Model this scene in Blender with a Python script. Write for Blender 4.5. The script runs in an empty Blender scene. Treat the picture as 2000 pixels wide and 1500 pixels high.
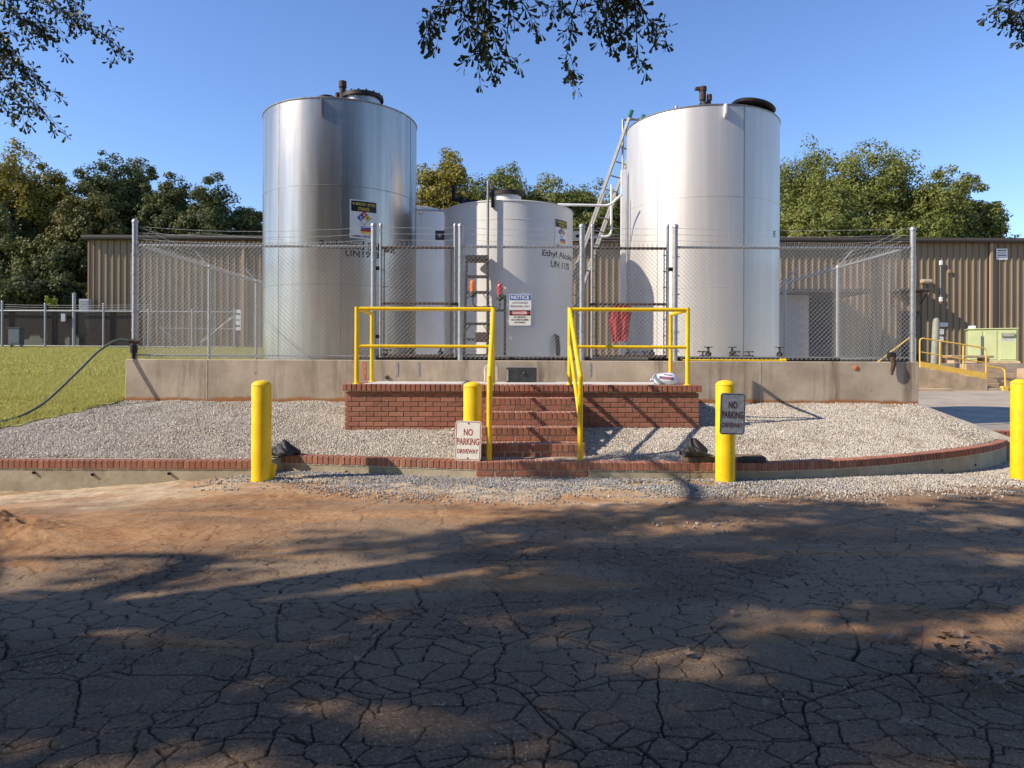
import bpy, bmesh, math, random
import numpy as np
from mathutils import Vector, Matrix

random.seed(7)
rng = np.random.default_rng(11)
SC = bpy.context.scene
COL = SC.collection
R = math.radians

# ------------------------------------------------------------------ camera
EYE = 1.363
cam_d = bpy.data.cameras.new('camera')
cam = bpy.data.objects.new('camera', cam_d)
COL.objects.link(cam)
cam.location = (0, 0, EYE)
cam.rotation_euler = (R(90), R(-0.2), 0)
cam_d.sensor_width = 36
cam_d.lens = 25.2
cam_d.shift_y = -0.0225
cam_d.clip_start = 0.05
cam_d.clip_end = 2000
SC.camera = cam

# ------------------------------------------------------------------ sky and sun
SUN_TO = Vector((-1.0, -0.32, 0.72)).normalized()
elev = math.asin(SUN_TO.z)
W = bpy.data.worlds.new('World')
SC.world = W
W.use_nodes = True
wn = W.node_tree
sky = wn.nodes.new('ShaderNodeTexSky')
sky.sky_type = 'NISHITA'
sky.sun_disc = False
sky.sun_elevation = elev
sky.sun_rotation = math.atan2(SUN_TO.x, SUN_TO.y)
sky.altitude = 300
sky.air_density = 1.0
sky.dust_density = 0.0
sky.ozone_density = 3.0
bg = wn.nodes['Background']
bg.inputs['Strength'].default_value = 0.15
hs = wn.nodes.new('ShaderNodeHueSaturation')
hs.inputs['Saturation'].default_value = 1.12
hs.inputs['Hue'].default_value = 0.510
wn.links.new(sky.outputs[0], hs.inputs['Color'])
wn.links.new(hs.outputs[0], bg.inputs['Color'])
sun_d = bpy.data.lights.new('sun', 'SUN')
sun_d.energy = 4.7
sun_d.angle = R(0.53)
sun_d.color = (1.0, 0.88, 0.72)
sun = bpy.data.objects.new('sun', sun_d)
COL.objects.link(sun)
sun.location = (-20, -3, 16)
sun.rotation_euler = (-SUN_TO).to_track_quat('-Z', 'Y').to_euler()
SC.view_settings.view_transform = 'Standard'
SC.view_settings.look = 'None'
SC.view_settings.exposure = 0.55
SC.view_settings.gamma = 1.0
SC.view_settings.use_curve_mapping = False
SC.cycles.use_denoising = True
SC.cycles.max_bounces = 8
SC.cycles.transparent_max_bounces = 16

# ------------------------------------------------------------------ helpers: objects
def tag(o, label=None, cat=None, group=None, kind=None):
    if label: o['label'] = label
    if cat: o['category'] = cat
    if group: o['group'] = group
    if kind: o['kind'] = kind
    return o

def thing(name, label, cat, loc=(0, 0, 0), rz=0.0, group=None):
    o = bpy.data.objects.new(name, None)
    o.empty_display_size = 0.1
    COL.objects.link(o)
    o.location = loc
    o.rotation_euler = (0, 0, rz)
    return tag(o, label, cat, group)

def link(name, me, parent=None, loc=None, rot=None, mat=None):
    o = bpy.data.objects.new(name, me)
    COL.objects.link(o)
    if parent is not None: o.parent = parent
    if loc is not None: o.location = loc
    if rot is not None: o.rotation_euler = rot
    return o

def unit(v):
    v = np.asarray(v, float)
    return v / (np.linalg.norm(v) + 1e-12)

class MB:
    """collects shapes for one mesh"""
    def __init__(s):
        s.v = []; s.f = []
    def add(s, verts, faces):
        b = len(s.v)
        s.v.extend([tuple(map(float, p)) for p in verts])
        s.f.extend([tuple(i + b for i in f) for f in faces])
        return s
    def box(s, x0, x1, y0, y1, z0, z1, M=None):
        vs = [(x0,y0,z0),(x1,y0,z0),(x1,y1,z0),(x0,y1,z0),(x0,y0,z1),(x1,y0,z1),(x1,y1,z1),(x0,y1,z1)]
        if M is not None: vs = [tuple(M @ Vector(p)) for p in vs]
        return s.add(vs, [(0,3,2,1),(4,5,6,7),(0,1,5,4),(1,2,6,5),(2,3,7,6),(3,0,4,7)])
    def tube(s, pts, r, n=10, caps=True):
        P = [np.asarray(p, float) for p in pts]
        rs = [r] * len(P) if np.isscalar(r) else list(r)
        m = len(P); T = []
        for i in range(m):
            a = P[max(i-1, 0)]; b = P[min(i+1, m-1)]
            if 0 < i < m-1: T.append(unit(unit(P[i]-P[i-1]) + unit(P[i+1]-P[i])))
            else: T.append(unit(b-a))
        up = np.array([0,0,1.0]) if abs(T[0][2]) < 0.9 else np.array([1.0,0,0])
        nrm = unit(np.cross(T[0], up)); vs = []
        for i in range(m):
            nrm = unit(nrm - T[i]*np.dot(nrm, T[i])); bn = np.cross(T[i], nrm)
            k = 1.0
            if 0 < i < m-1:
                c = np.dot(unit(P[i]-P[i-1]), T[i]); k = 1.0/max(c, 0.6)
            for j in range(n):
                a = 2*math.pi*j/n
                vs.append(P[i] + rs[i]*(math.cos(a)*nrm + math.sin(a)*bn) * (1 if k == 1 else 1.0))
        fs = []
        for i in range(m-1):
            for j in range(n):
                j2 = (j+1) % n
                fs.append((i*n+j, i*n+j2, (i+1)*n+j2, (i+1)*n+j))
        if caps:
            fs.append(tuple(range(n-1, -1, -1))); fs.append(tuple((m-1)*n+j for j in range(n)))
        return s.add(vs, fs)
    def lathe(s, prof, c=(0,0,0), n=32, axis='z', a0=0.0):
        vs = []; fs = []; m = len(prof)
        for r, z in prof:
            for j in range(n):
                a = a0 + 2*math.pi*j/n
                p = (r*math.cos(a), r*math.sin(a), z)
                if axis == 'y': p = (p[0], p[2], p[1])
                if axis == 'x': p = (p[2], p[0], p[1])
                vs.append((p[0]+c[0], p[1]+c[1], p[2]+c[2]))
        for i in range(m-1):
            for j in range(n):
                j2 = (j+1) % n
                fs.append((i*n+j, i*n+j2, (i+1)*n+j2, (i+1)*n+j))
        if prof[0][0] > 1e-4: fs.append(tuple(range(n-1, -1, -1)))
        if prof[-1][0] > 1e-4: fs.append(tuple((m-1)*n+j for j in range(n)))
        return s.add(vs, fs)
    def prism(s, poly, z0, z1, axis='z'):
        """poly of 2-D points; axis y: poly in xz, extruded z0..z1 along y; axis x: poly in yz"""
        n = len(poly)
        def P(p, h):
            if axis == 'z': return (p[0], p[1], h)
            if axis == 'y': return (p[0], h, p[1])
            return (h, p[0], p[1])
        vs = [P(p, z0) for p in poly] + [P(p, z1) for p in poly]
        fs = [tuple(range(n-1, -1, -1)), tuple(range(n, 2*n))]
        fs += [(i, (i+1) % n, n+(i+1) % n, n+i) for i in range(n)]
        return s.add(vs, fs)
    def mesh(s, name, mat=None, smooth=False, bevel=0.0, fix=True):
        me = bpy.data.meshes.new(name)
        me.from_pydata(s.v, [], s.f)
        if fix or bevel:
            bm = bmesh.new(); bm.from_mesh(me)
            bmesh.ops.recalc_face_normals(bm, faces=bm.faces)
            if bevel:
                ed = [e for e in bm.edges if len(e.link_faces) == 2 and e.calc_face_angle(0) > 0.6]
                bmesh.ops.bevel(bm, geom=ed, offset=bevel, segments=1, affect='EDGES', profile=0.5)
            bm.to_mesh(me); bm.free()
        if mat: me.materials.append(mat)
        if smooth:
            me.shade_smooth(); me.set_sharp_from_angle(angle=R(38))
        me.update()
        return me
    def build(s, name, mat, parent=None, smooth=False, bevel=0.0, loc=None, rot=None):
        return link(name, s.mesh(name, mat, smooth, bevel), parent, loc, rot)

def np_mesh(name, V, F, mat=None, smooth=False, attrs=None):
    """V (n,3) F (m,k) numpy"""
    me = bpy.data.meshes.new(name)
    n, m, k = len(V), len(F), F.shape[1]
    me.vertices.add(n); me.vertices.foreach_set('co', np.ascontiguousarray(V, np.float32).ravel())
    me.loops.add(m*k); me.loops.foreach_set('vertex_index', np.ascontiguousarray(F, np.int32).ravel())
    me.polygons.add(m); me.polygons.foreach_set('loop_start', np.arange(0, m*k, k, dtype=np.int32))
    try: me.polygons.foreach_set('loop_total', np.full(m, k, np.int32))
    except Exception: pass
    if smooth: me.polygons.foreach_set('use_smooth', np.ones(m, bool))
    if attrs:
        for an, av in attrs.items():
            a = me.attributes.new(an, 'FLOAT', 'POINT'); a.data.foreach_set('value', np.ascontiguousarray(av, np.float32))
    me.update(calc_edges=True)
    if mat: me.materials.append(mat)
    return me

# ------------------------------------------------------------------ helpers: numpy noise
def _hash(ix, iy, seed):
    h = (ix.astype(np.int64)*374761393 + iy.astype(np.int64)*668265263 + seed*974711) & 0xffffffff
    h = ((h ^ (h >> 13))*1274126177) & 0xffffffff
    return ((h ^ (h >> 16)) & 0xffffff) / float(0xffffff)
def vnoise(x, y, seed=0):
    ix = np.floor(x); iy = np.floor(y); fx = x-ix; fy = y-iy
    fx = fx*fx*(3-2*fx); fy = fy*fy*(3-2*fy)
    a = _hash(ix, iy, seed); b = _hash(ix+1, iy, seed); c = _hash(ix, iy+1, seed); d = _hash(ix+1, iy+1, seed)
    return (a*(1-fx)+b*fx)*(1-fy) + (c*(1-fx)+d*fx)*fy
def fbm(x, y, seed=0, o=4):
    s = 0; a = 0.5; t = 0
    for i in range(o):
        s = s + a*vnoise(x*2**i, y*2**i, seed+i*17); t += a; a *= 0.5
    return s/t
def voro(x, y, seed=0):
    """distance to the nearest cell border (approx) of a jittered grid"""
    ix = np.floor(x); iy = np.floor(y)
    f1 = np.full(x.shape, 9.0); f2 = np.full(x.shape, 9.0)
    for dx in (-1, 0, 1):
        for dy in (-1, 0, 1):
            cx = ix+dx; cy = iy+dy
            px = cx+0.1+0.8*_hash(cx, cy, seed); py = cy+0.1+0.8*_hash(cx, cy, seed+5)
            d = np.hypot(px-x, py-y)
            m = d < f1
            f2 = np.where(m, f1, np.minimum(f2, d)); f1 = np.where(m, d, f1)
    return f2-f1
def sstep(a, b, x):
    t = np.clip((x-a)/(b-a), 0, 1)
    return t*t*(3-2*t)

# ------------------------------------------------------------------ materials
def new_mat(name):
    m = bpy.data.materials.new(name); m.use_nodes = True
    nt = m.node_tree
    return m, nt, nt.nodes['Principled BSDF']
def N(nt, typ, **kw):
    n = nt.nodes.new(typ)
    for k, v in kw.items():
        if k in n.inputs: n.inputs[k].default_value = v
        else: setattr(n, k, v)
    return n
def mixc(nt, fac, a, b, blend='MIX'):
    n = nt.nodes.new('ShaderNodeMix'); n.data_type = 'RGBA'; n.blend_type = blend
    for idx, v in ((0, fac), (6, a), (7, b)):
        if isinstance(v, bpy.types.NodeSocket): nt.links.new(v, n.inputs[idx])
        elif idx == 0: n.inputs[0].default_value = v
        else: n.inputs[idx].default_value = (*v, 1) if len(v) == 3 else v
    return n.outputs[2]
def ramp(nt, src, lo, hi):
    n = nt.nodes.new('ShaderNodeMapRange'); n.interpolation_type = 'SMOOTHSTEP'
    n.inputs[1].default_value = lo; n.inputs[2].default_value = hi
    nt.links.new(src, n.inputs[0]); return n.outputs[0]
def noise(nt, scale, detail=4, rough=0.6, stretch=None, coord='Object'):
    tc = nt.nodes.new('ShaderNodeTexCoord'); src = tc.outputs[coord]
    if stretch:
        mp = nt.nodes.new('ShaderNodeMapping'); mp.inputs['Scale'].default_value = stretch
        nt.links.new(src, mp.inputs[0]); src = mp.outputs[0]
    n = nt.nodes.new('ShaderNodeTexNoise')
    n.inputs['Scale'].default_value = scale; n.inputs['Detail'].default_value = detail; n.inputs['Roughness'].default_value = rough
    nt.links.new(src, n.inputs['Vector'])
    return n.outputs['Fac']
def bump(nt, bs, src, strength=0.3, dist=0.01):
    b = nt.nodes.new('ShaderNodeBump'); b.inputs['Strength'].default_value = strength; b.inputs['Distance'].default_value = dist
    nt.links.new(src, b.inputs['Height'])
    prev = bs.inputs['Normal'].links
    if prev: nt.links.new(prev[0].from_socket, b.inputs['Normal'])
    nt.links.new(b.outputs[0], bs.inputs['Normal'])

def pm(name, col, rough=0.6, metal=0.0, var=None, dirt=None, bmp=None, rnd=0.0, spec=0.4, coat=0.0):
    """col; var=(scale, amount); dirt=(scale, lo, hi, colour, amount); bmp=(scale, strength, dist); rnd=per-object brightness"""
    m, nt, bs = new_mat(name)
    bs.inputs['Roughness'].default_value = rough; bs.inputs['Metallic'].default_value = metal
    bs.inputs['Specular IOR Level'].default_value = spec
    if coat: bs.inputs['Coat Weight'].default_value = coat
    c = None
    if var:
        f = noise(nt, var[0], 5, 0.65)
        k = var[1]
        c = mixc(nt, ramp(nt, f, 0.3, 0.7), tuple(x*(1-k) for x in col), tuple(min(1, x*(1+k)) for x in col))
    if dirt:
        f = noise(nt, dirt[0], 6, 0.7, dirt[5] if len(dirt) > 5 else None)
        f = ramp(nt, f, dirt[1], dirt[2])
        mm = nt.nodes.new('ShaderNodeMath'); mm.operation = 'MULTIPLY'; mm.inputs[1].default_value = dirt[4]
        nt.links.new(f, mm.inputs[0])
        c = mixc(nt, mm.outputs[0], c if c is not None else col, dirt[3])
    if rnd:
        oi = nt.nodes.new('ShaderNodeObjectInfo')
        mr = nt.nodes.new('ShaderNodeMapRange'); mr.inputs[3].default_value = 1-rnd; mr.inputs[4].default_value = 1+rnd
        nt.links.new(oi.outputs['Random'], mr.inputs[0])
        hs = nt.nodes.new('ShaderNodeHueSaturation')
        nt.links.new(mr.outputs[0], hs.inputs['Value'])
        if c is not None: nt.links.new(c, hs.inputs['Color'])
        else: hs.inputs['Color'].default_value = (*col, 1)
        c = hs.outputs[0]
    if c is not None: nt.links.new(c, bs.inputs['Base Color'])
    else: bs.inputs['Base Color'].default_value = (*col, 1)
    if bmp: bump(nt, bs, noise(nt, bmp[0], 5, 0.65), bmp[1], bmp[2])
    return m

M = {}
def yellow_mat():
    m, nt, bs = new_mat('yellow_paint')
    c = mixc(nt, ramp(nt, noise(nt, 5, 4, 0.6), 0.3, 0.7), (0.72, 0.46, 0.004), (0.82, 0.56, 0.012))
    c = mixc(nt, ramp(nt, noise(nt, 9, 6, 0.75, (1, 1, 0.25)), 0.55, 0.75), c, (0.46, 0.30, 0.06))
    c = mixc(nt, ramp(nt, noise(nt, 24, 5, 0.8), 0.655, 0.70), c, (0.15, 0.085, 0.045))
    nt.links.new(c, bs.inputs['Base Color']); bs.inputs['Roughness'].default_value = 0.42; bs.inputs['Specular IOR Level'].default_value = 0.4
    bump(nt, bs, noise(nt, 35, 4, 0.6), 0.12, 0.006)
    return m
M['yellow'] = yellow_mat()
M['pale_yellow'] = pm('faded_yellow_paint', (0.72, 0.46, 0.08), 0.5, var=(4, 0.1))
M['galv'] = pm('galvanised_steel', (0.36, 0.37, 0.38), 0.45, 0.5, var=(20, 0.15), dirt=(9, 0.6, 0.75, (0.25, 0.17, 0.11), 0.35))
M['wire'] = pm('galvanised_wire', (0.46, 0.455, 0.44), 0.45, 0.35, var=(3, 0.12))
M['dull_wire'] = pm('dull_old_wire', (0.16, 0.15, 0.14), 0.6, 0.3, var=(3, 0.15))
M['rust'] = pm('rusty_painted_steel', (0.075, 0.045, 0.035), 0.8, 0.2, var=(25, 0.35), dirt=(18, 0.5, 0.7, (0.17, 0.07, 0.03), 0.6))
M['black_steel'] = pm('black_rusty_steel', (0.035, 0.028, 0.026), 0.65, 0.3, var=(20, 0.3), dirt=(14, 0.55, 0.7, (0.16, 0.07, 0.04), 0.5))
M['black'] = pm('black_plastic', (0.018, 0.018, 0.02), 0.45, var=(8, 0.3))
M['dark_iron'] = pm('dark_cast_iron', (0.03, 0.028, 0.027), 0.55, 0.5, var=(20, 0.3))
M['alu'] = pm('dull_aluminium', (0.25, 0.245, 0.235), 0.6, 0.35, var=(8, 0.12))
M['white_paint'] = pm('white_tank_paint', (0.67, 0.66, 0.63), 0.42, var=(1.2, 0.05), dirt=(3, 0.58, 0.8, (0.42, 0.40, 0.37), 0.35, (1, 1, 0.15)), bmp=(2.5, 0.05, 0.02))
M['white'] = pm('white_paint', (0.75, 0.75, 0.74), 0.5, var=(8, 0.05))
M['sign_white'] = pm('weathered_white_sign', (0.72, 0.70, 0.64), 0.5, var=(14, 0.08), dirt=(16, 0.56, 0.72, (0.48, 0.44, 0.34), 0.6))
M['sign_grey'] = pm('mottled_grey_sign_face', (0.34, 0.35, 0.36), 0.45, var=(20, 0.2), dirt=(22, 0.52, 0.66, (0.62, 0.63, 0.62), 0.6))  # mid grey face with random paler mottling
M['sign_red'] = pm('faded_red_lettering', (0.33, 0.045, 0.035), 0.6, var=(30, 0.25))
M['sign_maroon'] = pm('dark_red_lettering', (0.07, 0.018, 0.02), 0.6)
M['blue'] = pm('sign_blue', (0.02, 0.10, 0.40), 0.5)
M['red'] = pm('sign_red_field', (0.5, 0.03, 0.025), 0.5)
M['sblack'] = pm('sign_black', (0.012, 0.012, 0.013), 0.5)
M['syellow'] = pm('placard_yellow', (0.72, 0.55, 0.06), 0.5)
M['steel_seam'] = pm('steel_weld_seam', (0.28, 0.265, 0.25), 0.5, 0.8, var=(14, 0.3), bmp=(60, 0.6, 0.006))
M['concrete_slab'] = pm('landing_concrete', (0.58, 0.55, 0.50), 0.85, var=(5, 0.12), bmp=(80, 0.2, 0.003))
M['mortar'] = pm('brick_mortar', (0.50, 0.43, 0.34), 0.95, var=(14, 0.2), bmp=(90, 0.4, 0.004))
M['brown_trim'] = pm('brown_metal_trim', (0.075, 0.058, 0.045), 0.5, var=(2, 0.1))
M['brown_wall'] = pm('brown_ribbed_steel', (0.225, 0.165, 0.098), 0.5, var=(0.6, 0.08), dirt=(3, 0.55, 0.8, (0.16, 0.12, 0.085), 0.5, (1, 1, 0.08)), rnd=0.04)
M['roof'] = pm('brown_roof_steel', (0.12, 0.095, 0.08), 0.55)
M['screen_green'] = pm('pale_green_cabinet_paint', (0.46, 0.50, 0.25), 0.5, var=(2, 0.06))
M['grey_box'] = pm('grey_cabinet_paint', (0.10, 0.115, 0.12), 0.5, var=(4, 0.1))
M['grey_pole'] = pm('weathered_grey_green_pole', (0.26, 0.26, 0.20), 0.7, var=(4, 0.15))
M['cmu'] = pm('painted_block_wall', (0.36, 0.36, 0.36), 0.8, var=(5, 0.1))
M['dark_room'] = pm('shed_shade_dark_door', (0.05, 0.045, 0.04), 0.9, var=(2, 0.3))  # shade inside the shed put into the colour; also the dark door
M['clay_pipe'] = pm('orange_plastic', (0.55, 0.16, 0.06), 0.5)
M['cloth_red'] = pm('faded_red_cloth', (0.42, 0.035, 0.045), 0.85, var=(9, 0.25), bmp=(26, 0.5, 0.02))
M['bag_white'] = pm('white_plastic_sack', (0.70, 0.71, 0.72), 0.38, var=(7, 0.08), bmp=(30, 0.4, 0.01))
M['bag_purple'] = pm('purple_print', (0.10, 0.08, 0.24), 0.45)
M['bag_pink'] = pm('pink_print', (0.50, 0.16, 0.26), 0.45)
M['bag_black'] = pm('black_cloth_sack', (0.012, 0.012, 0.013), 0.55, var=(12, 0.4), bmp=(30, 0.6, 0.02), spec=0.5)
M['stone_pale'] = pm('pale_worn_plastic', (0.50, 0.45, 0.40), 0.6, var=(5, 0.15), dirt=(7, 0.5, 0.7, (0.36, 0.2, 0.12), 0.5))
M['battery'] = pm('dark_slate_box', (0.035, 0.037, 0.04), 0.5, var=(16, 0.35), bmp=(40, 0.25, 0.006))
M['wood'] = pm('weathered_wood', (0.20, 0.13, 0.08), 0.85, var=(7, 0.3), bmp=(40, 0.4, 0.005))
M['edge_wood'] = pm('grey_edging_board', (0.33, 0.31, 0.28), 0.9, var=(5, 0.2), bmp=(30, 0.4, 0.006))
M['hose'] = pm('green_grey_hose', (0.085, 0.10, 0.085), 0.5, var=(4, 0.15), bmp=(60, 0.2, 0.004))
M['orange_lens'] = pm('orange_beacon_lens', (0.75, 0.16, 0.02), 0.25, coat=0.5)
M['red_lens'] = pm('red_beacon_lens', (0.45, 0.015, 0.02), 0.25, coat=0.5)
M['bark'] = pm('oak_bark', (0.10, 0.078, 0.06), 0.95, var=(5, 0.35), bmp=(14, 0.8, 0.03))
M['twig'] = pm('oak_twig', (0.06, 0.045, 0.035), 0.9)
M['steps_conc'] = pm('stained_step_concrete', (0.42, 0.31, 0.20), 0.9, var=(3, 0.2), bmp=(30, 0.3, 0.006))
M['dead_leaf'] = pm('dry_leaf', (0.22, 0.15, 0.10), 0.8, var=(30, 0.3), rnd=0.35)

def brick_mat():
    m, nt, bs = new_mat('red_brick')
    oi = nt.nodes.new('ShaderNodeObjectInfo')
    cr = nt.nodes.new('ShaderNodeValToRGB')
    e = cr.color_ramp.elements
    e[0].position = 0; e[0].color = (0.15, 0.055, 0.038, 1)
    e[1].position = 1; e[1].color = (0.38, 0.155, 0.10, 1)
    for p, c in ((0.25, (0.285, 0.098, 0.06, 1)), (0.6, (0.26, 0.088, 0.052, 1)), (0.85, (0.30, 0.115, 0.078, 1))):
        q = e.new(p); q.color = c
    nt.links.new(oi.outputs['Random'], cr.inputs[0])
    f = noise(nt, 26, 5, 0.7)
    c = mixc(nt, ramp(nt, f, 0.35, 0.75), cr.outputs[0], (0.36, 0.17, 0.11))
    g = noise(nt, 7, 4, 0.6, coord='Object')
    c = mixc(nt, ramp(nt, g, 0.57, 0.80), c, (0.46, 0.37, 0.29))
    nt.links.new(c, bs.inputs['Base Color'])
    bs.inputs['Roughness'].default_value = 0.88
    bump(nt, bs, noise(nt, 70, 4, 0.7), 0.5, 0.004)
    return m
M['brick'] = brick_mat()

def concrete_wall_mat():
    m, nt, bs = new_mat('stained_concrete_wall')
    base = mixc(nt, ramp(nt, noise(nt, 1.4, 5, 0.6), 0.3, 0.7), (0.33, 0.265, 0.20), (0.50, 0.415, 0.32))
    st = ramp(nt, noise(nt, 3.0, 6, 0.7, (1.2, 1.2, 0.10)), 0.50, 0.72)
    c = mixc(nt, st, base, (0.19, 0.145, 0.105))
    pale = ramp(nt, noise(nt, 2.2, 6, 0.7, (1, 1, 0.5)), 0.60, 0.74)
    c = mixc(nt, pale, c, (0.47, 0.40, 0.31))
    sp = ramp(nt, noise(nt, 9, 6, 0.75), 0.62, 0.70)
    c = mixc(nt, sp, c, (0.13, 0.10, 0.075))
    # clay soil left on the lowest hand's breadth of the face
    tc = nt.nodes.new('ShaderNodeTexCoord'); sx = nt.nodes.new('ShaderNodeSeparateXYZ'); nt.links.new(tc.outputs['Object'], sx.inputs[0])
    a = nt.nodes.new('ShaderNodeMath'); a.operation = 'MULTIPLY_ADD'; a.inputs[1].default_value = -0.22; 
    nt.links.new(noise(nt, 1.1, 5, 0.7, (1, 1, 0.3)), a.inputs[0]); nt.links.new(sx.outputs['Z'], a.inputs[2])
    cl = nt.nodes.new('ShaderNodeMapRange'); cl.inputs[1].default_value = 0.67; cl.inputs[2].default_value = 0.63
    nt.links.new(a.outputs[0], cl.inputs[0])
    c = mixc(nt, cl.outputs[0], c, (0.32, 0.135, 0.05))
    nt.links.new(c, bs.inputs['Base Color']); bs.inputs['Roughness'].default_value = 0.92
    bump(nt, bs, noise(nt, 5, 6, 0.7, (1, 1, 0.6)), 0.5, 0.015)
    bump(nt, bs, noise(nt, 55, 4, 0.7), 0.35, 0.006)
    return m
M['concrete'] = concrete_wall_mat()

def stucco_mat():
    m, nt, bs = new_mat('curb_stucco')
    c = mixc(nt, ramp(nt, noise(nt, 2.4, 5, 0.65), 0.3, 0.7), (0.30, 0.25, 0.18), (0.44, 0.385, 0.29))
    c = mixc(nt, ramp(nt, noise(nt, 7, 6, 0.7, (1, 1, 0.4)), 0.55, 0.75), c, (0.22, 0.18, 0.13))
    nt.links.new(c, bs.inputs['Base Color']); bs.inputs['Roughness'].default_value = 0.93
    bump(nt, bs, noise(nt, 11, 6, 0.7), 0.5, 0.012)
    bump(nt, bs, noise(nt, 80, 3, 0.7), 0.4, 0.004)
    return m
M['stucco'] = stucco_mat()

def steel_mat(name, col, rough, metal, streak):
    m, nt, bs = new_mat(name)
    s = noise(nt, 3.0, 5, 0.6, (2.2, 2.2, 0.08))
    b = noise(nt, 1.3, 4, 0.6, (0.4, 0.4, 2.5))
    c = mixc(nt, ramp(nt, s, 0.3, 0.75), tuple(x*(1-streak) for x in col), col)
    c = mixc(nt, ramp(nt, b, 0.55, 0.8), c, tuple(x*(1-streak*0.9) for x in col))
    c = mixc(nt, ramp(nt, noise(nt, 2.2, 6, 0.7), 0.64, 0.76), c, tuple(x*(1-1.6*streak) for x in col))
    c = mixc(nt, ramp(nt, noise(nt, 7.0, 6, 0.7, (1.6, 1.6, 0.05)), 0.58, 0.70), c, tuple(x*(1-1.5*streak) for x in col))
    c = mixc(nt, ramp(nt, noise(nt, 5.0, 5, 0.7, (1.6, 1.6, 0.07)), 0.64, 0.74), c, tuple(min(1, x*(1+streak)) for x in col))
    nt.links.new(c, bs.inputs['Base Color'])
    bs.inputs['Metallic'].default_value = metal
    mr = nt.nodes.new('ShaderNodeMapRange'); mr.inputs[3].default_value = rough-0.06; mr.inputs[4].default_value = rough+0.08
    nt.links.new(noise(nt, 2, 5, 0.6, (1.5, 1.5, 0.2)), mr.inputs[0]); nt.links.new(mr.outputs[0], bs.inputs['Roughness'])
    bump(nt, bs, noise(nt, 1.2, 3, 0.5), 0.09, 0.04)
    return m
M['stainless'] = steel_mat('satin_stainless_tank', (0.50, 0.455, 0.40), 0.30, 0.90, 0.26)
M['silver_paint'] = steel_mat('dull_silver_tank', (0.64, 0.61, 0.57), 0.45, 0.50, 0.12)

def leaf_mat(name, c1, c2, c3, trans=0.25):
    m, nt, bs = new_mat(name)
    g = nt.nodes.new('ShaderNodeNewGeometry')
    c = mixc(nt, g.outputs['Random Per Island'], c1, c2)
    f = noise(nt, 0.35, 3, 0.6)
    c = mixc(nt, ramp(nt, f, 0.5, 0.72), c, c3)
    nt.links.new(c, bs.inputs['Base Color']); bs.inputs['Roughness'].default_value = 0.55
    bs.inputs['Specular IOR Level'].default_value = 0.25
    tr = nt.nodes.new('ShaderNodeBsdfTranslucent'); nt.links.new(c, tr.inputs['Color'])
    mx = nt.nodes.new('ShaderNodeMixShader'); mx.inputs[0].default_value = trans
    nt.links.new(bs.outputs[0], mx.inputs[1]); nt.links.new(tr.outputs[0], mx.inputs[2])
    nt.links.new(mx.outputs[0], nt.nodes['Material Output'].inputs['Surface'])
    return m
M['leaf_oak'] = leaf_mat('oak_leaf', (0.035, 0.05, 0.018), (0.06, 0.075, 0.025), (0.07, 0.06, 0.02), 0.12)
M['leaf_dark'] = leaf_mat('dark_wood_leaf', (0.06, 0.08, 0.026), (0.13, 0.145, 0.045), (0.17, 0.16, 0.05), 0.3)
M['leaf_olive'] = leaf_mat('olive_tree_leaf', (0.125, 0.15, 0.036), (0.235, 0.24, 0.055), (0.19, 0.195, 0.048), 0.3)
M['leaf_yellow'] = leaf_mat('yellowing_tree_leaf', (0.16, 0.16, 0.03), (0.32, 0.25, 0.04), (0.25, 0.21, 0.035), 0.3)
M['leaf_pine'] = leaf_mat('pine_needles', (0.11, 0.11, 0.03), (0.19, 0.165, 0.05), (0.14, 0.13, 0.04))
M['leaf_lime'] = leaf_mat('lime_sapling_leaf', (0.28, 0.34, 0.04), (0.35, 0.38, 0.05), (0.3, 0.3, 0.05))
M['grass'] = leaf_mat('lawn_grass_blade', (0.27, 0.29, 0.065), (0.52, 0.48, 0.15), (0.56, 0.47, 0.18), 0.4)

def stone_mat(name, cols):
    m, nt, bs = new_mat(name)
    oi = nt.nodes.new('ShaderNodeObjectInfo')
    cr = nt.nodes.new('ShaderNodeValToRGB'); e = cr.color_ramp.elements
    e[0].position = 0; e[0].color = (*cols[0], 1); e[1].position = 1; e[1].color = (*cols[-1], 1)
    for i, c in enumerate(cols[1:-1]):
        q = e.new((i+1)/(len(cols)-1)); q.color = (*c, 1)
    nt.links.new(oi.outputs['Random'], cr.inputs[0])
    ge = nt.nodes.new('ShaderNodeNewGeometry'); nz = nt.nodes.new('ShaderNodeTexNoise'); nz.inputs['Scale'].default_value = 1.7; nz.inputs['Detail'].default_value = 6; nz.inputs['Roughness'].default_value = 0.7
    nt.links.new(ge.outputs['Position'], nz.inputs['Vector'])
    c = mixc(nt, ramp(nt, nz.outputs['Fac'], 0.48, 0.72), cr.outputs[0], mixc(nt, 0.55, cr.outputs[0], (0.20, 0.15, 0.10)))
    nt.links.new(c, bs.inputs['Base Color']); bs.inputs['Roughness'].default_value = 0.85
    return m
M['pale_stone'] = stone_mat('pale_gravel_stone', [(0.20, 0.175, 0.145), (0.54, 0.485, 0.41), (0.38, 0.33, 0.27), (0.62, 0.57, 0.50), (0.46, 0.41, 0.345), (0.28, 0.26, 0.235)])
M['grey_stone'] = stone_mat('grey_granite_chip', [(0.12, 0.125, 0.13), (0.30, 0.30, 0.30), (0.20, 0.205, 0.21), (0.42, 0.40, 0.37), (0.26, 0.25, 0.23)])
M['gravel_base'] = pm('gravel_bed_fines', (0.36, 0.30, 0.23), 0.95, var=(30, 0.3), bmp=(60, 0.6, 0.01))
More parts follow.
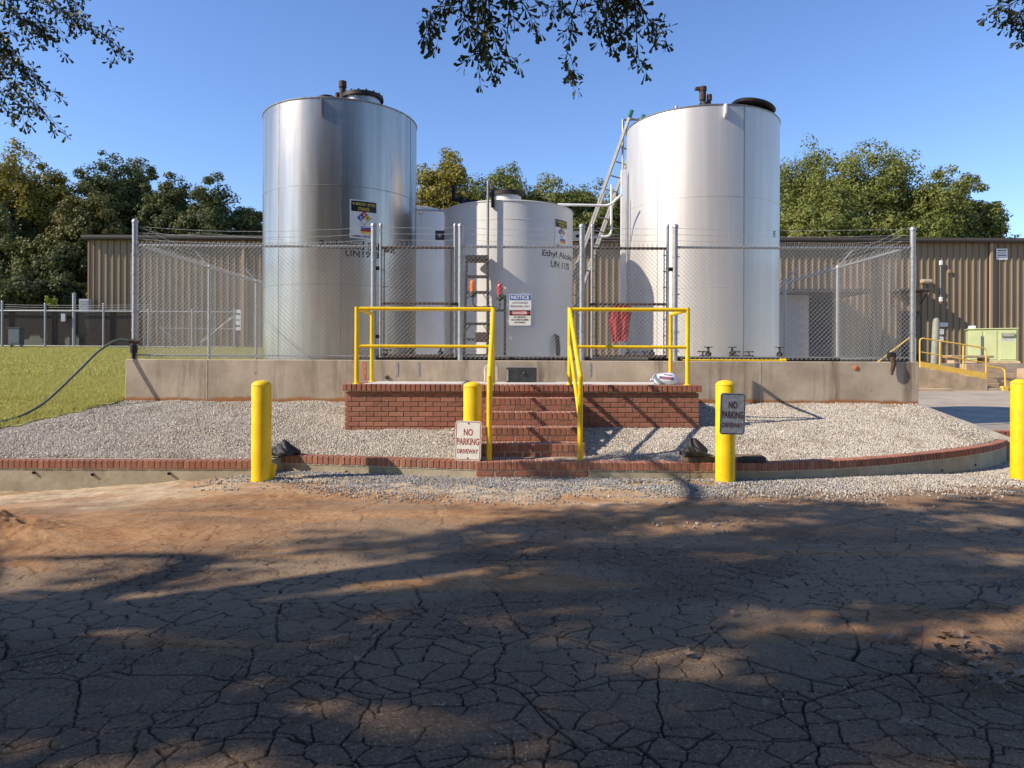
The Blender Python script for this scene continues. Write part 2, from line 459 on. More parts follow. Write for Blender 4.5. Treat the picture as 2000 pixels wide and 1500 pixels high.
M['soil'] = pm('packed_soil', (0.24, 0.19, 0.12), 0.95, var=(0.5, 0.2), bmp=(8, 0.4, 0.02))
M['lawn_soil'] = pm('lawn_turf', (0.27, 0.25, 0.07), 0.95, var=(1.2, 0.25), bmp=(25, 0.6, 0.02))
M['old_asphalt'] = pm('bleached_asphalt', (0.36, 0.305, 0.235), 0.92, var=(0.8, 0.2), dirt=(0.9, 0.5, 0.75, (0.48, 0.41, 0.31), 0.6, (0.3, 1, 1)), bmp=(50, 0.4, 0.006))

def driveway_mat():
    m, nt, bs = new_mat('cracked_asphalt')
    def at(n):
        a = nt.nodes.new('ShaderNodeAttribute'); a.attribute_name = n; return a.outputs['Fac']
    asp = mixc(nt, ramp(nt, noise(nt, 1.6, 5, 0.65), 0.3, 0.7), (0.115, 0.070, 0.042), (0.200, 0.128, 0.080))
    asp = mixc(nt, ramp(nt, noise(nt, 58, 3, 0.85), 0.54, 0.64), asp, (0.34, 0.26, 0.18))
    asp = mixc(nt, ramp(nt, noise(nt, 47, 3, 0.85), 0.54, 0.66), asp, (0.030, 0.022, 0.017))
    clay = mixc(nt, ramp(nt, noise(nt, 3.5, 6, 0.7), 0.3, 0.7), (0.33, 0.155, 0.06), (0.50, 0.285, 0.135))
    sand = mixc(nt, ramp(nt, noise(nt, 5, 6, 0.7), 0.3, 0.7), (0.48, 0.36, 0.23), (0.66, 0.53, 0.36))
    sand = mixc(nt, ramp(nt, noise(nt, 2.0, 6, 0.75, (0.5, 1.6, 1)), 0.50, 0.68), sand, (0.33, 0.23, 0.145))
    sand = mixc(nt, ramp(nt, noise(nt, 40, 4, 0.8), 0.55, 0.68), sand, (0.22, 0.15, 0.095))
    clay = mixc(nt, ramp(nt, noise(nt, 45, 4, 0.8), 0.56, 0.7), clay, (0.17, 0.075, 0.03))
    c = mixc(nt, at('dust'), asp, (0.33, 0.235, 0.15))
    c = mixc(nt, at('clay'), c, clay)
    c = mixc(nt, at('sand'), c, sand)
    c = mixc(nt, at('crack'), c, (0.026, 0.021, 0.018))
    nt.links.new(c, bs.inputs['Base Color']); bs.inputs['Roughness'].default_value = 0.9
    bs.inputs['Specular IOR Level'].default_value = 0.3
    bump(nt, bs, noise(nt, 58, 4, 0.85), 1.0, 0.013)
    bump(nt, bs, noise(nt, 18, 5, 0.7), 0.35, 0.02)
    return m
M['drive'] = driveway_mat()

def screen_mat():
    m, nt, bs = new_mat('dark_windscreen_fabric')
    bs.inputs['Base Color'].default_value = (0.022, 0.015, 0.013, 1); bs.inputs['Roughness'].default_value = 0.9
    tr = nt.nodes.new('ShaderNodeBsdfTransparent')
    mx = nt.nodes.new('ShaderNodeMixShader'); mx.inputs[0].default_value = 0.07
    nt.links.new(bs.outputs[0], mx.inputs[1]); nt.links.new(tr.outputs[0], mx.inputs[2])
    nt.links.new(mx.outputs[0], nt.nodes['Material Output'].inputs['Surface'])
    return m
M['screen'] = screen_mat()

# ------------------------------------------------------------------ lettering
_txt = {}
def text_vf(s, bold=0.0):
    k = (s, bold)
    if k not in _txt:
        cu = bpy.data.curves.new('lettering', 'FONT'); cu.body = s; cu.align_x = 'CENTER'; cu.align_y = 'CENTER'
        cu.resolution_u = 3; cu.offset = bold; cu.fill_mode = 'FRONT'
        o = bpy.data.objects.new('lettering', cu); COL.objects.link(o)
        dg = bpy.context.evaluated_depsgraph_get()
        me = o.evaluated_get(dg).to_mesh()
        V = np.array([v.co[:] for v in me.vertices]); F = [tuple(p.vertices) for p in me.polygons]
        o.evaluated_get(dg).to_mesh_clear()
        bpy.data.objects.remove(o); bpy.data.curves.remove(cu)
        lo, hi = V.min(0), V.max(0)
        V = (V-(lo+hi)/2)/(hi[1]-lo[1])
        _txt[k] = (V, F, (hi[0]-lo[0])/(hi[1]-lo[1]))
    return _txt[k]
def text_on(s, w, h, fn, mat, parent, bold=0.015, name='lettering', cx=0.0, cz=0.0):
    """text of width w, height h; fn maps (u, v) on the face to a point in the parent's space"""
    V, F, asp = text_vf(s, bold)
    pts = [fn(cx+v[0]/asp*w, cz+v[1]*h) for v in V]
    me = bpy.data.meshes.new(name); me.from_pydata(pts, [], F); me.materials.append(mat); me.update()
    return link(name, me, parent)

# ================================================================== terrain
def h_front(x, y):
    return (-0.2 + 0.2*np.clip(y/8.0, 0, 1) - 0.14*sstep(3.2, 7.0, x) - 0.20*sstep(2.6, 6.0, -x)*sstep(5, 8, y))
def h_drive(x, y):
    return -0.14 + np.clip(y-9.3, 0, 17.5)*0.0335
def h_lawn(x, y):
    return 0.70 + np.clip(y-11.4, 0, 24)*0.0525
def gz(x, y):
    back = h_lawn(x, y)*(1-sstep(-5.5, 7.0, x)) + h_drive(x, y)*sstep(-5.5, 7.0, x)
    t = sstep(8.4, 11.4, y)
    return h_front(x, y)*(1-t) + back*t

# ground sheet to the horizon
gx = np.concatenate([np.linspace(-600, -40, 12), np.linspace(-36, 36, 73), np.linspace(40, 600, 12)])
gy = np.concatenate([np.linspace(-300, -12, 10), np.linspace(-10, 50, 61), np.linspace(60, 700, 14)])
GX, GY = np.meshgrid(gx, gy)
V = np.stack([GX.ravel(), GY.ravel(), gz(GX, GY).ravel()-0.12], 1)
nx, ny = len(gx), len(gy)
I = np.arange(nx*ny).reshape(ny, nx)
F = np.stack([I[:-1, :-1].ravel(), I[:-1, 1:].ravel(), I[1:, 1:].ravel(), I[1:, :-1].ravel()], 1)
tag(link('ground', np_mesh('ground', V, F, M['soil'], True)), kind='structure')

# ------------------------------------------------------------------ curb line (front face, plan)
def smooth_path(P, n=6):
    out = []
    for i in range(len(P)-1):
        p0 = np.array(P[max(i-1, 0)]); p1 = np.array(P[i]); p2 = np.array(P[i+1]); p3 = np.array(P[min(i+2, len(P)-1)])
        for k in range(n):
            t = k/n
            out.append(0.5*((2*p1)+(-p0+p2)*t+(2*p0-5*p1+4*p2-p3)*t*t+(-p0+3*p1-3*p2+p3)*t**3))
    out.append(np.array(P[-1], float))
    return np.array(out)
C_LEFT = np.array([(-9.6, 8.30), (-2.93, 8.34)])
C_MID = np.array([(-2.80, 8.70), (-0.357, 8.20)])
C_R1 = np.array([(0.877, 8.18), (2.50, 8.15)])
C_R2 = smooth_path([(2.5, 8.15), (3.1, 8.20), (4.3, 8.58), (5.75, 9.36), (6.8, 10.12), (7.42, 10.72)])
C_ALL = np.concatenate([C_LEFT, C_MID, C_R1, C_R2])
def dist_poly(x, y, P):
    d = np.full(np.shape(x), 1e9)
    for a, b in zip(P[:-1], P[1:]):
        ab = b-a; L = (ab**2).sum()+1e-9
        t = np.clip(((x-a[0])*ab[0]+(y-a[1])*ab[1])/L, 0, 1)
        d = np.minimum(d, np.hypot(x-a[0]-t*ab[0], y-a[1]-t*ab[1]))
    return d
def ycurb(x):
    return np.interp(x, C_ALL[:, 0], C_ALL[:, 1])
# cracked driveway in front: real relief, cracks sunk into it
def drive_patch(x0, x1, y0, y1, st):
    xs = np.linspace(x0, x1, round((x1-x0)/st)+1); ys = np.linspace(y0-0.004, y1, round((y1-y0)/st)+1)
    X, Y = np.meshgrid(xs, ys)
    wx = X + 0.16*(fbm(X*2.1, Y*2.1, 3)-0.5) + 0.035*(fbm(X*11, Y*11, 8, 3)-0.5)
    wy = Y + 0.16*(fbm(X*2.1, Y*2.1, 23)-0.5) + 0.035*(fbm(X*11, Y*11, 28, 3)-0.5)
    big = voro(wx/0.60, wy/0.47, 1)*0.52
    sm = voro(wx/0.175+7.3, wy/0.14, 4)*0.155
    n1 = fbm(X*0.9, Y*0.9, 41, 3); n2 = fbm(X*1.3+9, Y*1.3, 51, 3)
    open1 = sstep(0.30, 0.62, n1); open2 = 0.45+0.55*np.maximum(sstep(0.36, 0.58, n2), sstep(3.9, 3.1, Y)*sstep(0.3, 0.45, n2))
    w1 = np.maximum(0.0030+0.0050*open1, st*0.5)
    c1 = (1-sstep(0.25*w1, w1, big))*(0.25+0.75*open1)
    w2 = np.maximum(0.0028+0.0035*open2, st*0.5)
    c2 = (1-sstep(0.2*w2, w2, sm))*open2*0.9*sstep(0.20, 0.36, fbm(X*3.1, Y*3.1, 57, 3))
    crack = np.clip(np.maximum(c1, c2), 0, 1)
    # loose soil tracked over the asphalt: sand by the curb, clay on the left, thin smears further out
    d = ycurb(X)-Y
    nA = fbm(X*1.2, Y*3.2, 66, 5)
    sand = sstep(1.75, 0.35, d+1.7*(nA-0.5))*(0.25+0.75*sstep(0.30, 0.52, fbm(X*2.3, Y*5, 67, 4)))
    sand = sand*(1-sstep(1.0, 3.0, X)*0.8)
    band = sstep(3.2, 0.9, d+1.4*(fbm(X*0.8, Y*2.0, 69, 5)-0.5))*(1-0.55*sstep(0.5, 4.5, X))
    clay = np.clip(band*(0.35+0.65*sstep(0.36, 0.56, fbm(X*0.9, Y*3.0, 71, 5))), 0, 1)
    clay = np.maximum(clay, np.exp(-((Y-6.1-0.1*X)/0.5)**2)*sstep(-0.5, -3.2, X))
    streak = sstep(0.56, 0.68, fbm(X*0.55+3, Y*2.6, 81, 5))*sstep(3.0, 3.5, Y)
    clay = np.maximum(clay, streak*0.8*(1-0.3*sstep(0.0, 3.0, X)))
    dust = np.clip(0.15+0.95*sstep(0.38, 0.66, fbm(X*0.8, Y*1.7, 91, 5))*sstep(2.4, 5.0, Y), 0, 1)*0.75
    pile = np.exp(-(((X+4.5)/0.75)**2+((Y-5.75)/0.42)**2))
    lump = fbm(X*6, Y*8, 95, 4)
    z = h_front(X, Y) + 0.035*(fbm(X*0.8, Y*0.8, 101)-0.5) + 0.012*(fbm(X*5, Y*5, 111)-0.5) + 0.005*(fbm(X*40, Y*40, 115, 3)-0.5)
    z = z + pile*(0.10+0.22*lump) + sand*0.03*fbm(X*7, Y*9, 121) + clay*0.02*(fbm(X*7, Y*10, 131)) + 0.012*np.maximum(sand, clay)*(fbm(X*16, Y*18, 133, 3)-0.5)
    clay = np.clip(np.maximum(clay, sstep(0.12, 0.4, pile)), 0, 1)
    fill = np.clip(1-1.3*sand-0.55*clay-pile*2, 0, 1)
    crack = crack*fill
    edge_dip = 0
    z = z - 0.014*crack - edge_dip
    V = np.stack([X.ravel(), Y.ravel(), z.ravel()], 1)
    ny, nx = X.shape
    I = np.arange(nx*ny).reshape(ny, nx)
    F = np.stack([I[:-1, :-1].ravel(), I[:-1, 1:].ravel(), I[1:, 1:].ravel(), I[1:, :-1].ravel()], 1)
    at = dict(crack=crack.ravel(), clay=clay.ravel(), sand=sand.ravel(), dust=dust.ravel())
    return V, F, at, (sand, clay)
P1 = drive_patch(-2.75, 2.75, 2.3, 3.5, 0.0065); P6 = drive_patch(-3.5, 3.5, 3.5, 4.3, 0.009)
P2 = drive_patch(-5.2, 5.4, 4.3, 6.6, 0.013)
P3 = drive_patch(-8.0, 9.8, 6.6, 9.3, 0.023)
P4 = drive_patch(-8.0, -5.2, 4.3, 6.6, 0.05); P5 = drive_patch(5.4, 9.8, 4.3, 6.6, 0.05)
V = []; F = []; nv = 0; at = {k: [] for k in P1[2]}
for P_i in (P1, P6, P2, P3, P4, P5):
    V.append(P_i[0]); F.append(P_i[1]+nv); nv += len(P_i[0])
    for k in at: at[k].append(P_i[2][k])
V = np.concatenate(V); F = np.concatenate(F); at = {k: np.concatenate(v) for k, v in at.items()}
tag(link('driveway', np_mesh('driveway', V, F, M['drive'], True, at)), kind='structure')

def sheet(name, xs, ys, zf, mat, keep=None):
    X, Y = np.meshgrid(xs, ys)
    V = np.stack([X.ravel(), Y.ravel(), zf(X, Y).ravel()], 1)
    ny, nx = X.shape
    I = np.arange(nx*ny).reshape(ny, nx)
    F = np.stack([I[:-1, :-1].ravel(), I[:-1, 1:].ravel(), I[1:, 1:].ravel(), I[1:, :-1].ravel()], 1)
    if keep is not None:
        C = V[F].mean(1); F = F[keep(C[:, 0], C[:, 1])]
    return tag(link(name, np_mesh(name, V, F, mat, True)), kind='structure')

WALLSEG = np.array([(-6.15, 11.4), (6.47, 11.4)])
CURB_Z = 0.211
def h_bed(x, y):
    dc = dist_poly(x, y, C_ALL); dw = dist_poly(x, y, WALLSEG)
    t = dc/(dc+dw+1e-6)
    z = 0.165 + 0.535*t
    return z + 0.03*(fbm(np.asarray(x)*1.1, np.asarray(y)*1.1, 7)-0.5) + 0.03*(fbm(np.asarray(x)*3, np.asarray(y)*3, 9)-0.5)*sstep(0.1, 0.5, dc)
def lawn_edge_y(x):          # lawn lies behind this line
    return np.where(x > -6.15, 99, 11.4 + (x+6.15)*2.05 + 0.06*np.sin(x*9))
def in_bed(x, y, m=0.05):
    right = (y-11.45) < -(x-6.47)*(11.45-10.75)/(7.42-6.47)
    left = (x > -6.15) | (y < 11.4 + (x+6.15)*2.05 + 0.10)
    return (y > ycurb(x)+m) & (y < 11.46) & right & left
sheet('gravel_bed', np.arange(-9.6, 7.6, 0.09), np.arange(8.1, 11.55, 0.09), h_bed, M['gravel_base'], lambda x, y: in_bed(x, y, 0.10))

# lawn on the left, bleached road on the right, ground inside the dike and behind it
def h_lawn2(x, y):
    lo = h_bed(x, np.minimum(y, 11.4)); t = sstep(10.9, 11.8, y)
    return np.where(y < 11.8, lo*(1-t)+h_lawn(x, y)*t, h_lawn(x, y)) + 0.02 + 0.05*(fbm(x*0.4, y*0.4, 5)-0.5)*sstep(11.5, 14, y)
sheet('lawn', np.concatenate([np.arange(-34, -12, 1.0), np.arange(-12, -6.0, 0.2), np.arange(-6.0, -4.9, 0.5)]), np.concatenate([np.arange(8.4, 13, 0.15), np.arange(13, 36.6, 0.6)]), h_lawn2, M['lawn_soil'],
      lambda x, y: (y > lawn_edge_y(x)) | (y > 12))
sheet('side_road', np.arange(6.2, 40, 0.5), np.arange(8.9, 36.2, 0.5), lambda x, y: h_drive(x, y)+0.012*(fbm(x, y, 77)-0.5), M['old_asphalt'],
      lambda x, y: (y > 9.35) | (x > 9.5))
sheet('yard_behind_tanks', np.arange(-5.8, 6.3, 1.0), np.arange(20.0, 36.2, 1.0), lambda x, y: 1.25+0*x, M['old_asphalt'])
b = MB(); b.box(-5.9, 6.2, 11.72, 19.9, 0.6, 0.98); tag(b.build('dike_floor', M['concrete_slab']), kind='structure')

# ------------------------------------------------------------------ scatter (stones, grass) : instances on real points
def scatter(name, pts, protos, smin, smax, label, cat, flat=True, seed=1, kind='stuff', parent=None, tilt=3.14):
    me = bpy.data.meshes.new(name); me.vertices.add(len(pts)); me.vertices.foreach_set('co', np.ascontiguousarray(pts, np.float32).ravel()); me.update()
    o = link(name, me, parent)
    tag(o, label, cat, kind=kind)
    lib = bpy.data.collections.new(name+'_shapes')
    for i, pmesh in enumerate(protos):
        lib.objects.link(bpy.data.objects.new(name+'_shape', pmesh))
    ng = bpy.data.node_groups.new(name+'_scatter', 'GeometryNodeTree')
    ng.interface.new_socket('Geometry', in_out='INPUT', socket_type='NodeSocketGeometry')
    ng.interface.new_socket('Geometry', in_out='OUTPUT', socket_type='NodeSocketGeometry')
    gi = ng.nodes.new('NodeGroupInput'); go = ng.nodes.new('NodeGroupOutput')
    ci = ng.nodes.new('GeometryNodeCollectionInfo'); ci.inputs['Collection'].default_value = lib
    ci.inputs['Separate Children'].default_value = True; ci.inputs['Reset Children'].default_value = True
    ip = ng.nodes.new('GeometryNodeInstanceOnPoints'); ip.inputs['Pick Instance'].default_value = True
    rv = ng.nodes.new('FunctionNodeRandomValue'); rv.data_type = 'FLOAT_VECTOR'
    rv.inputs[0].default_value = (-tilt, -tilt, -3.14); rv.inputs[1].default_value = (tilt, tilt, 3.14); rv.inputs['Seed'].default_value = seed
    rs = ng.nodes.new('FunctionNodeRandomValue'); rs.data_type = 'FLOAT'
    rs.inputs[2].default_value = smin; rs.inputs[3].default_value = smax; rs.inputs['Seed'].default_value = seed+3
    L = ng.links.new
    L(gi.outputs[0], ip.inputs['Points']); L(ci.outputs[0], ip.inputs['Instance'])
    L(rv.outputs[0], ip.inputs['Rotation']); L(rs.outputs[1], ip.inputs['Scale']); L(ip.outputs[0], go.inputs[0])
    md = o.modifiers.new('scatter', 'NODES'); md.node_group = ng
    return o

def stone_proto(seed, mat, flat=0.65):
    bm = bmesh.new(); bmesh.ops.create_icosphere(bm, subdivisions=1, radius=0.5)
    r = random.Random(seed)
    for v in bm.verts:
        v.co *= 0.8+0.4*r.random(); v.co.z *= flat
        v.co.x *= 1.15
    me = bpy.data.meshes.new('stone'); bm.to_mesh(me); bm.free(); me.materials.append(mat); return me
pale = [stone_proto(i, M['pale_stone']) for i in range(4)]
grey = [stone_proto(20+i, M['grey_stone']) for i in range(4)]

def jitter_grid(x0, x1, y0, y1, st):
    xs = np.arange(x0, x1, st); ys = np.arange(y0, y1, st)
    X, Y = np.meshgrid(xs, ys)
    X = X.ravel()+rng.uniform(-0.5, 0.5, X.size)*st; Y = Y.ravel()+rng.uniform(-0.5, 0.5, Y.size)*st
    return X, Y
X, Y = jitter_grid(-8.2, 7.5, 8.15, 11.46, 0.0178)
plat = (X > -2.33) & (X < 2.59) & (Y > 9.84)
step = (X > -0.34) & (X < 0.86) & (Y < 9.9)
k = in_bed(X, Y, 0.165) & (rng.random(X.size) < 0.55+0.45*sstep(0.36, 0.5, fbm(X*1.3, Y*1.3, 230, 4))) & ~plat & ~step
X, Y = X[k], Y[k]
scatter('gravel_stones', np.stack([X, Y, h_bed(X, Y)+0.004], 1), pale, 0.013, 0.030, 'pale white and tan gravel filling the raised bed', 'gravel', seed=2)

# gravel and chips on the ground before the curb
def front_density(X, Y):
    yc = ycurb(X)
    d = yc-Y
    n = fbm(X*1.1, Y*2.6, 201, 4)
    a = sstep(1.0, 0.25, d+1.0*(n-0.5))*sstep(-3.6, -2.7, X)*(0.15+0.85*sstep(0.36, 0.52, fbm(X*1.6+2, Y*3.5, 207, 4)+0.18*sstep(0.35, 0.0, d)))
    b = sstep(0.48, 0.62, fbm(X*0.8+4, Y*2.2, 211, 4))*sstep(1.5, 0.5, d)*sstep(-2.9, -1.5, X)
    c = sstep(1.9, 3.3, X)*sstep(1.35, 0.4, d+0.8*(n-0.5))
    e = 0.35*sstep(0.58, 0.68, fbm(X*0.7, Y*2.0, 221, 4))*sstep(0.5, 2.0, X)*sstep(2.6, 1.2, d)
    return np.clip(np.maximum.reduce([a, b*0.9, c, e]), 0, 1)
X, Y = jitter_grid(-4.5, 9.0, 5.2, 10.3, 0.022)
d = front_density(X, Y)
k = (rng.random(X.size) < d) & (Y < ycurb(X)-0.005) & ~((X > 7.45) & (Y > 10.0))
X, Y = X[k], Y[k]
# the height of the driveway relief at those points
def drive_z(X, Y):
    return h_front(X, Y) + 0.035*(fbm(X*0.8, Y*0.8, 101)-0.5) + 0.012*(fbm(X*5, Y*5, 111)-0.5)
isp = 0.75*sstep(2.5, 4.5, X) + 0.15
pk = rng.random(X.size) < isp
Z = drive_z(X, Y)+0.018+0.012*sstep(1.2, 0.2, ycurb(X)-Y)
scatter('grey_gravel_chips', np.stack([X, Y, Z], 1)[~pk], grey, 0.011, 0.029, 'grey crushed gravel spilled along the foot of the curb', 'gravel', seed=5)
scatter('pale_gravel_chips', np.stack([X, Y, Z], 1)[pk], pale, 0.010, 0.024, 'pale gravel spread on the ground before the curved curb', 'gravel', seed=6)
# crumbs of soil and stone on the sand and asphalt
n = 2600
X = rng.uniform(-6, 7, n); Y = rng.uniform(2.5, 8.1, n)**1.0
k = (Y < ycurb(X)-0.05) & (rng.random(n) < 0.25+0.75*sstep(4.5, 6.5, Y))
X, Y = X[k], Y[k]
scatter('loose_crumbs', np.stack([X, Y, drive_z(X, Y)+0.004], 1), grey, 0.005, 0.016, 'small loose stones and crumbs on the driveway', 'stones', seed=8)

# lawn grass
def tuft(seed, mat, nb=9, h=0.085, w=0.010, sp=0.06):
    r = random.Random(seed); v = []; f = []
    for i in range(nb):
        a = r.uniform(0, 6.28); x = r.uniform(-sp, sp); y = r.uniform(-sp, sp); hh = h*r.uniform(0.6, 1.2)
        dx, dy = math.cos(a)*w/2, math.sin(a)*w/2; bx, by = r.uniform(-1, 1)*hh*0.7, r.uniform(-1, 1)*hh*0.7
        b = len(v)
        v += [(x-dx, y-dy, 0), (x+dx, y+dy, 0), (x+bx*0.4+dx*0.8, y+by*0.4+dy*0.8, hh*0.6), (x+bx*0.4-dx*0.8, y+by*0.4-dy*0.8, hh*0.6), (x+bx, y+by, hh)]
        f += [(b, b+1, b+2, b+3), (b+3, b+2, b+4)]
    me = bpy.data.meshes.new('tuft'); me.from_pydata(v, [], f); me.materials.append(mat); return me
tufts = [tuft(i, M['grass']) for i in range(4)]
xs1, ys1 = jitter_grid(-12, -6.1, 8.6, 16, 0.055)
k = (ys1 > lawn_edge_y(xs1)+0.02) & (xs1 > -0.72*ys1-0.6)
xs1, ys1 = xs1[k], ys1[k]
xs2, ys2 = jitter_grid(-26, -4.6, 16, 33.5, 0.13)
k = (xs2 > -0.72*ys2-0.6) & ((xs2 < -6.2) | (ys2 > 20.3))
xs2, ys2 = xs2[k], ys2[k]
scatter('lawn_grass', np.stack([xs1, ys1, h_lawn2(xs1, ys1)-0.004], 1), tufts, 0.45, 0.95, 'short sunlit lawn grass on the slope by the dike', 'grass', seed=9, tilt=0.2)
tufts2 = [tuft(30+i, M['grass'], 12, 0.10, 0.02, 0.11) for i in range(3)]
scatter('far_lawn_grass', np.stack([xs2, ys2, h_lawn2(xs2, ys2)-0.004], 1), tufts2, 0.7, 1.2, 'lawn grass running back to the dark screened fence', 'grass', seed=10, tilt=0.2)
# taller unmown grass along the dike and the gravel edge
t = rng.random(700); X = np.where(t < 0.5, -6.2-rng.random(700)*0.12, -6.25-t*1.7); Y = np.where(t < 0.5, 11.5+rng.random(700)*7, 11.4+(X+6.15)*2.05+0.08+rng.random(700)*0.1)
scatter('uncut_grass', np.stack([X, Y, h_lawn2(X, Y)-0.004], 1), tufts, 1.0, 2.0, 'taller uncut grass along the dike side and gravel edge', 'grass', seed=15, tilt=0.2)
# weeds along the road edge behind the bed
n = 900
t = rng.random(n); X = 6.6+t*4.2+rng.uniform(0, 0.5, n); Y = 12.6-t*1.2+rng.uniform(-0.7, 0.9, n)
scatter('edge_weeds', np.stack([X, Y, h_drive(X, Y)], 1), tufts, 0.6, 1.5, 'thin weeds along the road edge beside the bed', 'grass', seed=12, tilt=0.2)

# ================================================================== brick work
def brick_mesh(l, d, h, seed, name='brick'):
    """l along x, d along y (front at y=0, going back), h along z; origin at front bottom left"""
    b = MB(); r = random.Random(seed); j = lambda: r.uniform(-0.0012, 0.0012)
    b.box(0, l, 0, d, 0, h)
    me = b.mesh(name, M['brick'], False, 0.004)
    for v in me.vertices: v.co.x += j(); v.co.y += j()*0.8; v.co.z += j()
    return me
ST = [brick_mesh(0.194, 0.09, 0.0575, i) for i in range(5)]
HALF = [brick_mesh(0.092, 0.09, 0.0575, 40+i) for i in range(2)]
RW = [brick_mesh(0.0575, 0.194, 0.093, 60+i) for i in range(5)]
SIDE = [brick_mesh(0.09, 0.194, 0.0575, 80+i) for i in range(3)]
def lay(me, parent, p, rz=0.0):
    return link('brick', me, parent, (p[0], p[1]+random.uniform(-0.0022, 0.0022), p[2]), (0, 0, rz+random.uniform(-0.006, 0.006)))
def course(parent, x0, x1, y, z, off=0.0):
    n = max(1, round((x1-x0+0.0095)/0.2035)); p = (x1-x0+0.0095)/n
    if off:
        lay(random.choice(HALF), parent, (x0, y, z)); lay(random.choice(HALF), parent, (x1-0.092, y, z))
        for i in range(n-1): lay(random.choice(ST), parent, (x0+p*(i+0.5), y, z))
    else:
        for i in range(n): lay(random.choice(ST), parent, (x0+p*i, y, z))
def rowlocks(parent, x0, x1, y, z):
    n = round((x1-x0)/0.0677); p = (x1-x0)/n
    for i in range(n): lay(random.choice(RW), parent, (x0+i*p+0.005, y, z))

PX0, PX1, PY0, PY1, PZ = -2.325, 2.60, 9.79, 11.39, 1.041
pl = thing('brick_platform', 'red brick loading landing with concrete top against the concrete wall', 'platform', (0, PY0, 0))
b = MB(); b.box(PX0+0.065, PX1-0.065, 0.065, PY1-PY0-0.003, 0.0, PZ-0.10); b.build('mortar_core', M['mortar'], pl)
b = MB(); b.box(PX0+0.2, PX1-0.2, 0.205, PY1-PY0-0.003, PZ-0.098, PZ-0.006); b.build('landing_slab', M['concrete_slab'], pl, bevel=0.006)
rowlocks(pl, PX0, PX1, 0.0, PZ-0.095)
zs = PZ-0.106-0.066
for c in range(12):
    z = zs-c*0.0677
    if z < 0.16: break
    y = 0.052 if c == 0 else 0.038      # top course sits back under the cap
    course(pl, PX0+0.035, PX1-0.035, y, z, c % 2)
# right-hand return of the platform and its cap
for i in range(20):
    lay(random.choice(RW), pl, (PX1, 0.235+i*0.0677, PZ-0.095), R(90))
for i in range(20):
    lay(random.choice(RW), pl, (PX0+0.194, 0.235+i*0.0677, PZ-0.0955), R(90))
for c in range(12):
    z = zs-c*0.0677
    if z < 0.2: break
    for i in range(7): lay(random.choice(SIDE), pl, (PX1-0.035-0.093, 0.13+i*0.2035+(0.1 if c % 2 else 0), z))

SX0, SX1 = -0.356, 0.862
st = thing('brick_steps', 'five red brick steps rising to the landing between yellow handrails', 'steps', (0.25, 8.19, 0))
ox = -0.25
RY = [8.19, 8.53, 8.85, 9.17, 9.49]
for i, ry in enumerate(RY):
    top = CURB_Z+0.166*i; y = ry-8.19
    a0, a1 = SX0-0.012*(4-i)+ox, SX1+0.006*(4-i)+ox
    ynext = (RY[i+1] if i < 4 else 9.855)-8.19
    b = MB(); b.box(a0+0.012, a1-0.012, y+0.012, ynext+0.1, -0.15 if i == 0 else CURB_Z+0.166*(i-1)-0.02, top-0.008)
    b.build('step_core', M['mortar'], st)
    rowlocks(st, a0, a1, y, top-0.095)
    # second rowlock row behind the nosing so that the tread is brick too
    if ynext-y > 0.3:
        n = round((a1-a0)/0.0677); p = (a1-a0)/n
        for q in range(n): lay(random.choice(RW), st, (a0+q*p+0.005, y+0.2, top-0.097))
    course(st, a0, a1, y+0.004, top-0.106-0.058, i % 2)
    if i == 0:
        course(st, a0, a1, y+0.004, top-0.106-0.058-0.0677, 1)
        course(st, a0, a1, y+0.004, top-0.106-0.058-0.0677*2, 0)

cb = thing('brick_capped_curb', 'low stuccoed retaining curb capped with red bricks round the gravel bed', 'curb', (0, 8.2, 0))
def sweep_rect(P, inset, depth, z0, z1, name, mat, parent, org):
    P = np.asarray(P, float); n = len(P); out = []
    T = [unit(P[min(i+1, n-1)]-P[max(i-1, 0)]) for i in range(n)]
    vs = []
    for p, t in zip(P, T):
        nb = np.array([-t[1], t[0]])
        for off, z in ((inset, z0), (inset+depth, z0), (inset+depth, z1), (inset, z1)):
            q = p+nb*off; vs.append((q[0]-org[0], q[1]-org[1], z-org[2]))
    fs = []
    for i in range(n-1):
        for j in range(4):
            fs.append((i*4+j, i*4+(j+1) % 4, (i+1)*4+(j+1) % 4, (i+1)*4+j))
    fs += [(0, 1, 2, 3), tuple((n-1)*4+j for j in (3, 2, 1, 0))]
    b = MB(); b.add(vs, fs); return b.build(name, mat, parent)
def path_at(P, s):
    P = np.asarray(P, float); seg = np.hypot(*(P[1:]-P[:-1]).T); cum = np.concatenate([[0], np.cumsum(seg)])
    i = min(np.searchsorted(cum, s, 'right')-1, len(seg)-1); t = (s-cum[i])/seg[i]
    return P[i]+(P[i+1]-P[i])*t, unit(P[i+1]-P[i]), cum[-1]
org = (0, 8.2, 0)
def cap(P, z):
    L = path_at(P, 0)[2]; n = int(L/0.0677)
    for i in range(n):
        p, t, _ = path_at(P, (i+0.07)*L/n)
        lay(random.choice(RW), cb, (p[0]-org[0], p[1]-org[1], z-0.093), math.atan2(t[1], t[0]))
for P, z, x0 in ((C_LEFT[:], CURB_Z-0.022, None), (C_MID, CURB_Z, None), (C_R1, CURB_Z, None), (C_R2, CURB_Z, None)):
    if P is C_LEFT or x0 is None:
        Q = P
    if abs(P[0][0]+9.6) < 1e-6: Q = np.array([(-7.4, 8.313), P[1]])
    sweep_rect(Q, 0.014, 0.20, -0.4, z-0.101, 'stucco_face', M['stucco'], cb, org)
    sweep_rect(Q, 0.008, 0.17, z-0.105, z-0.008, 'cap_mortar', M['mortar'], cb, org)
    cap(Q, z)
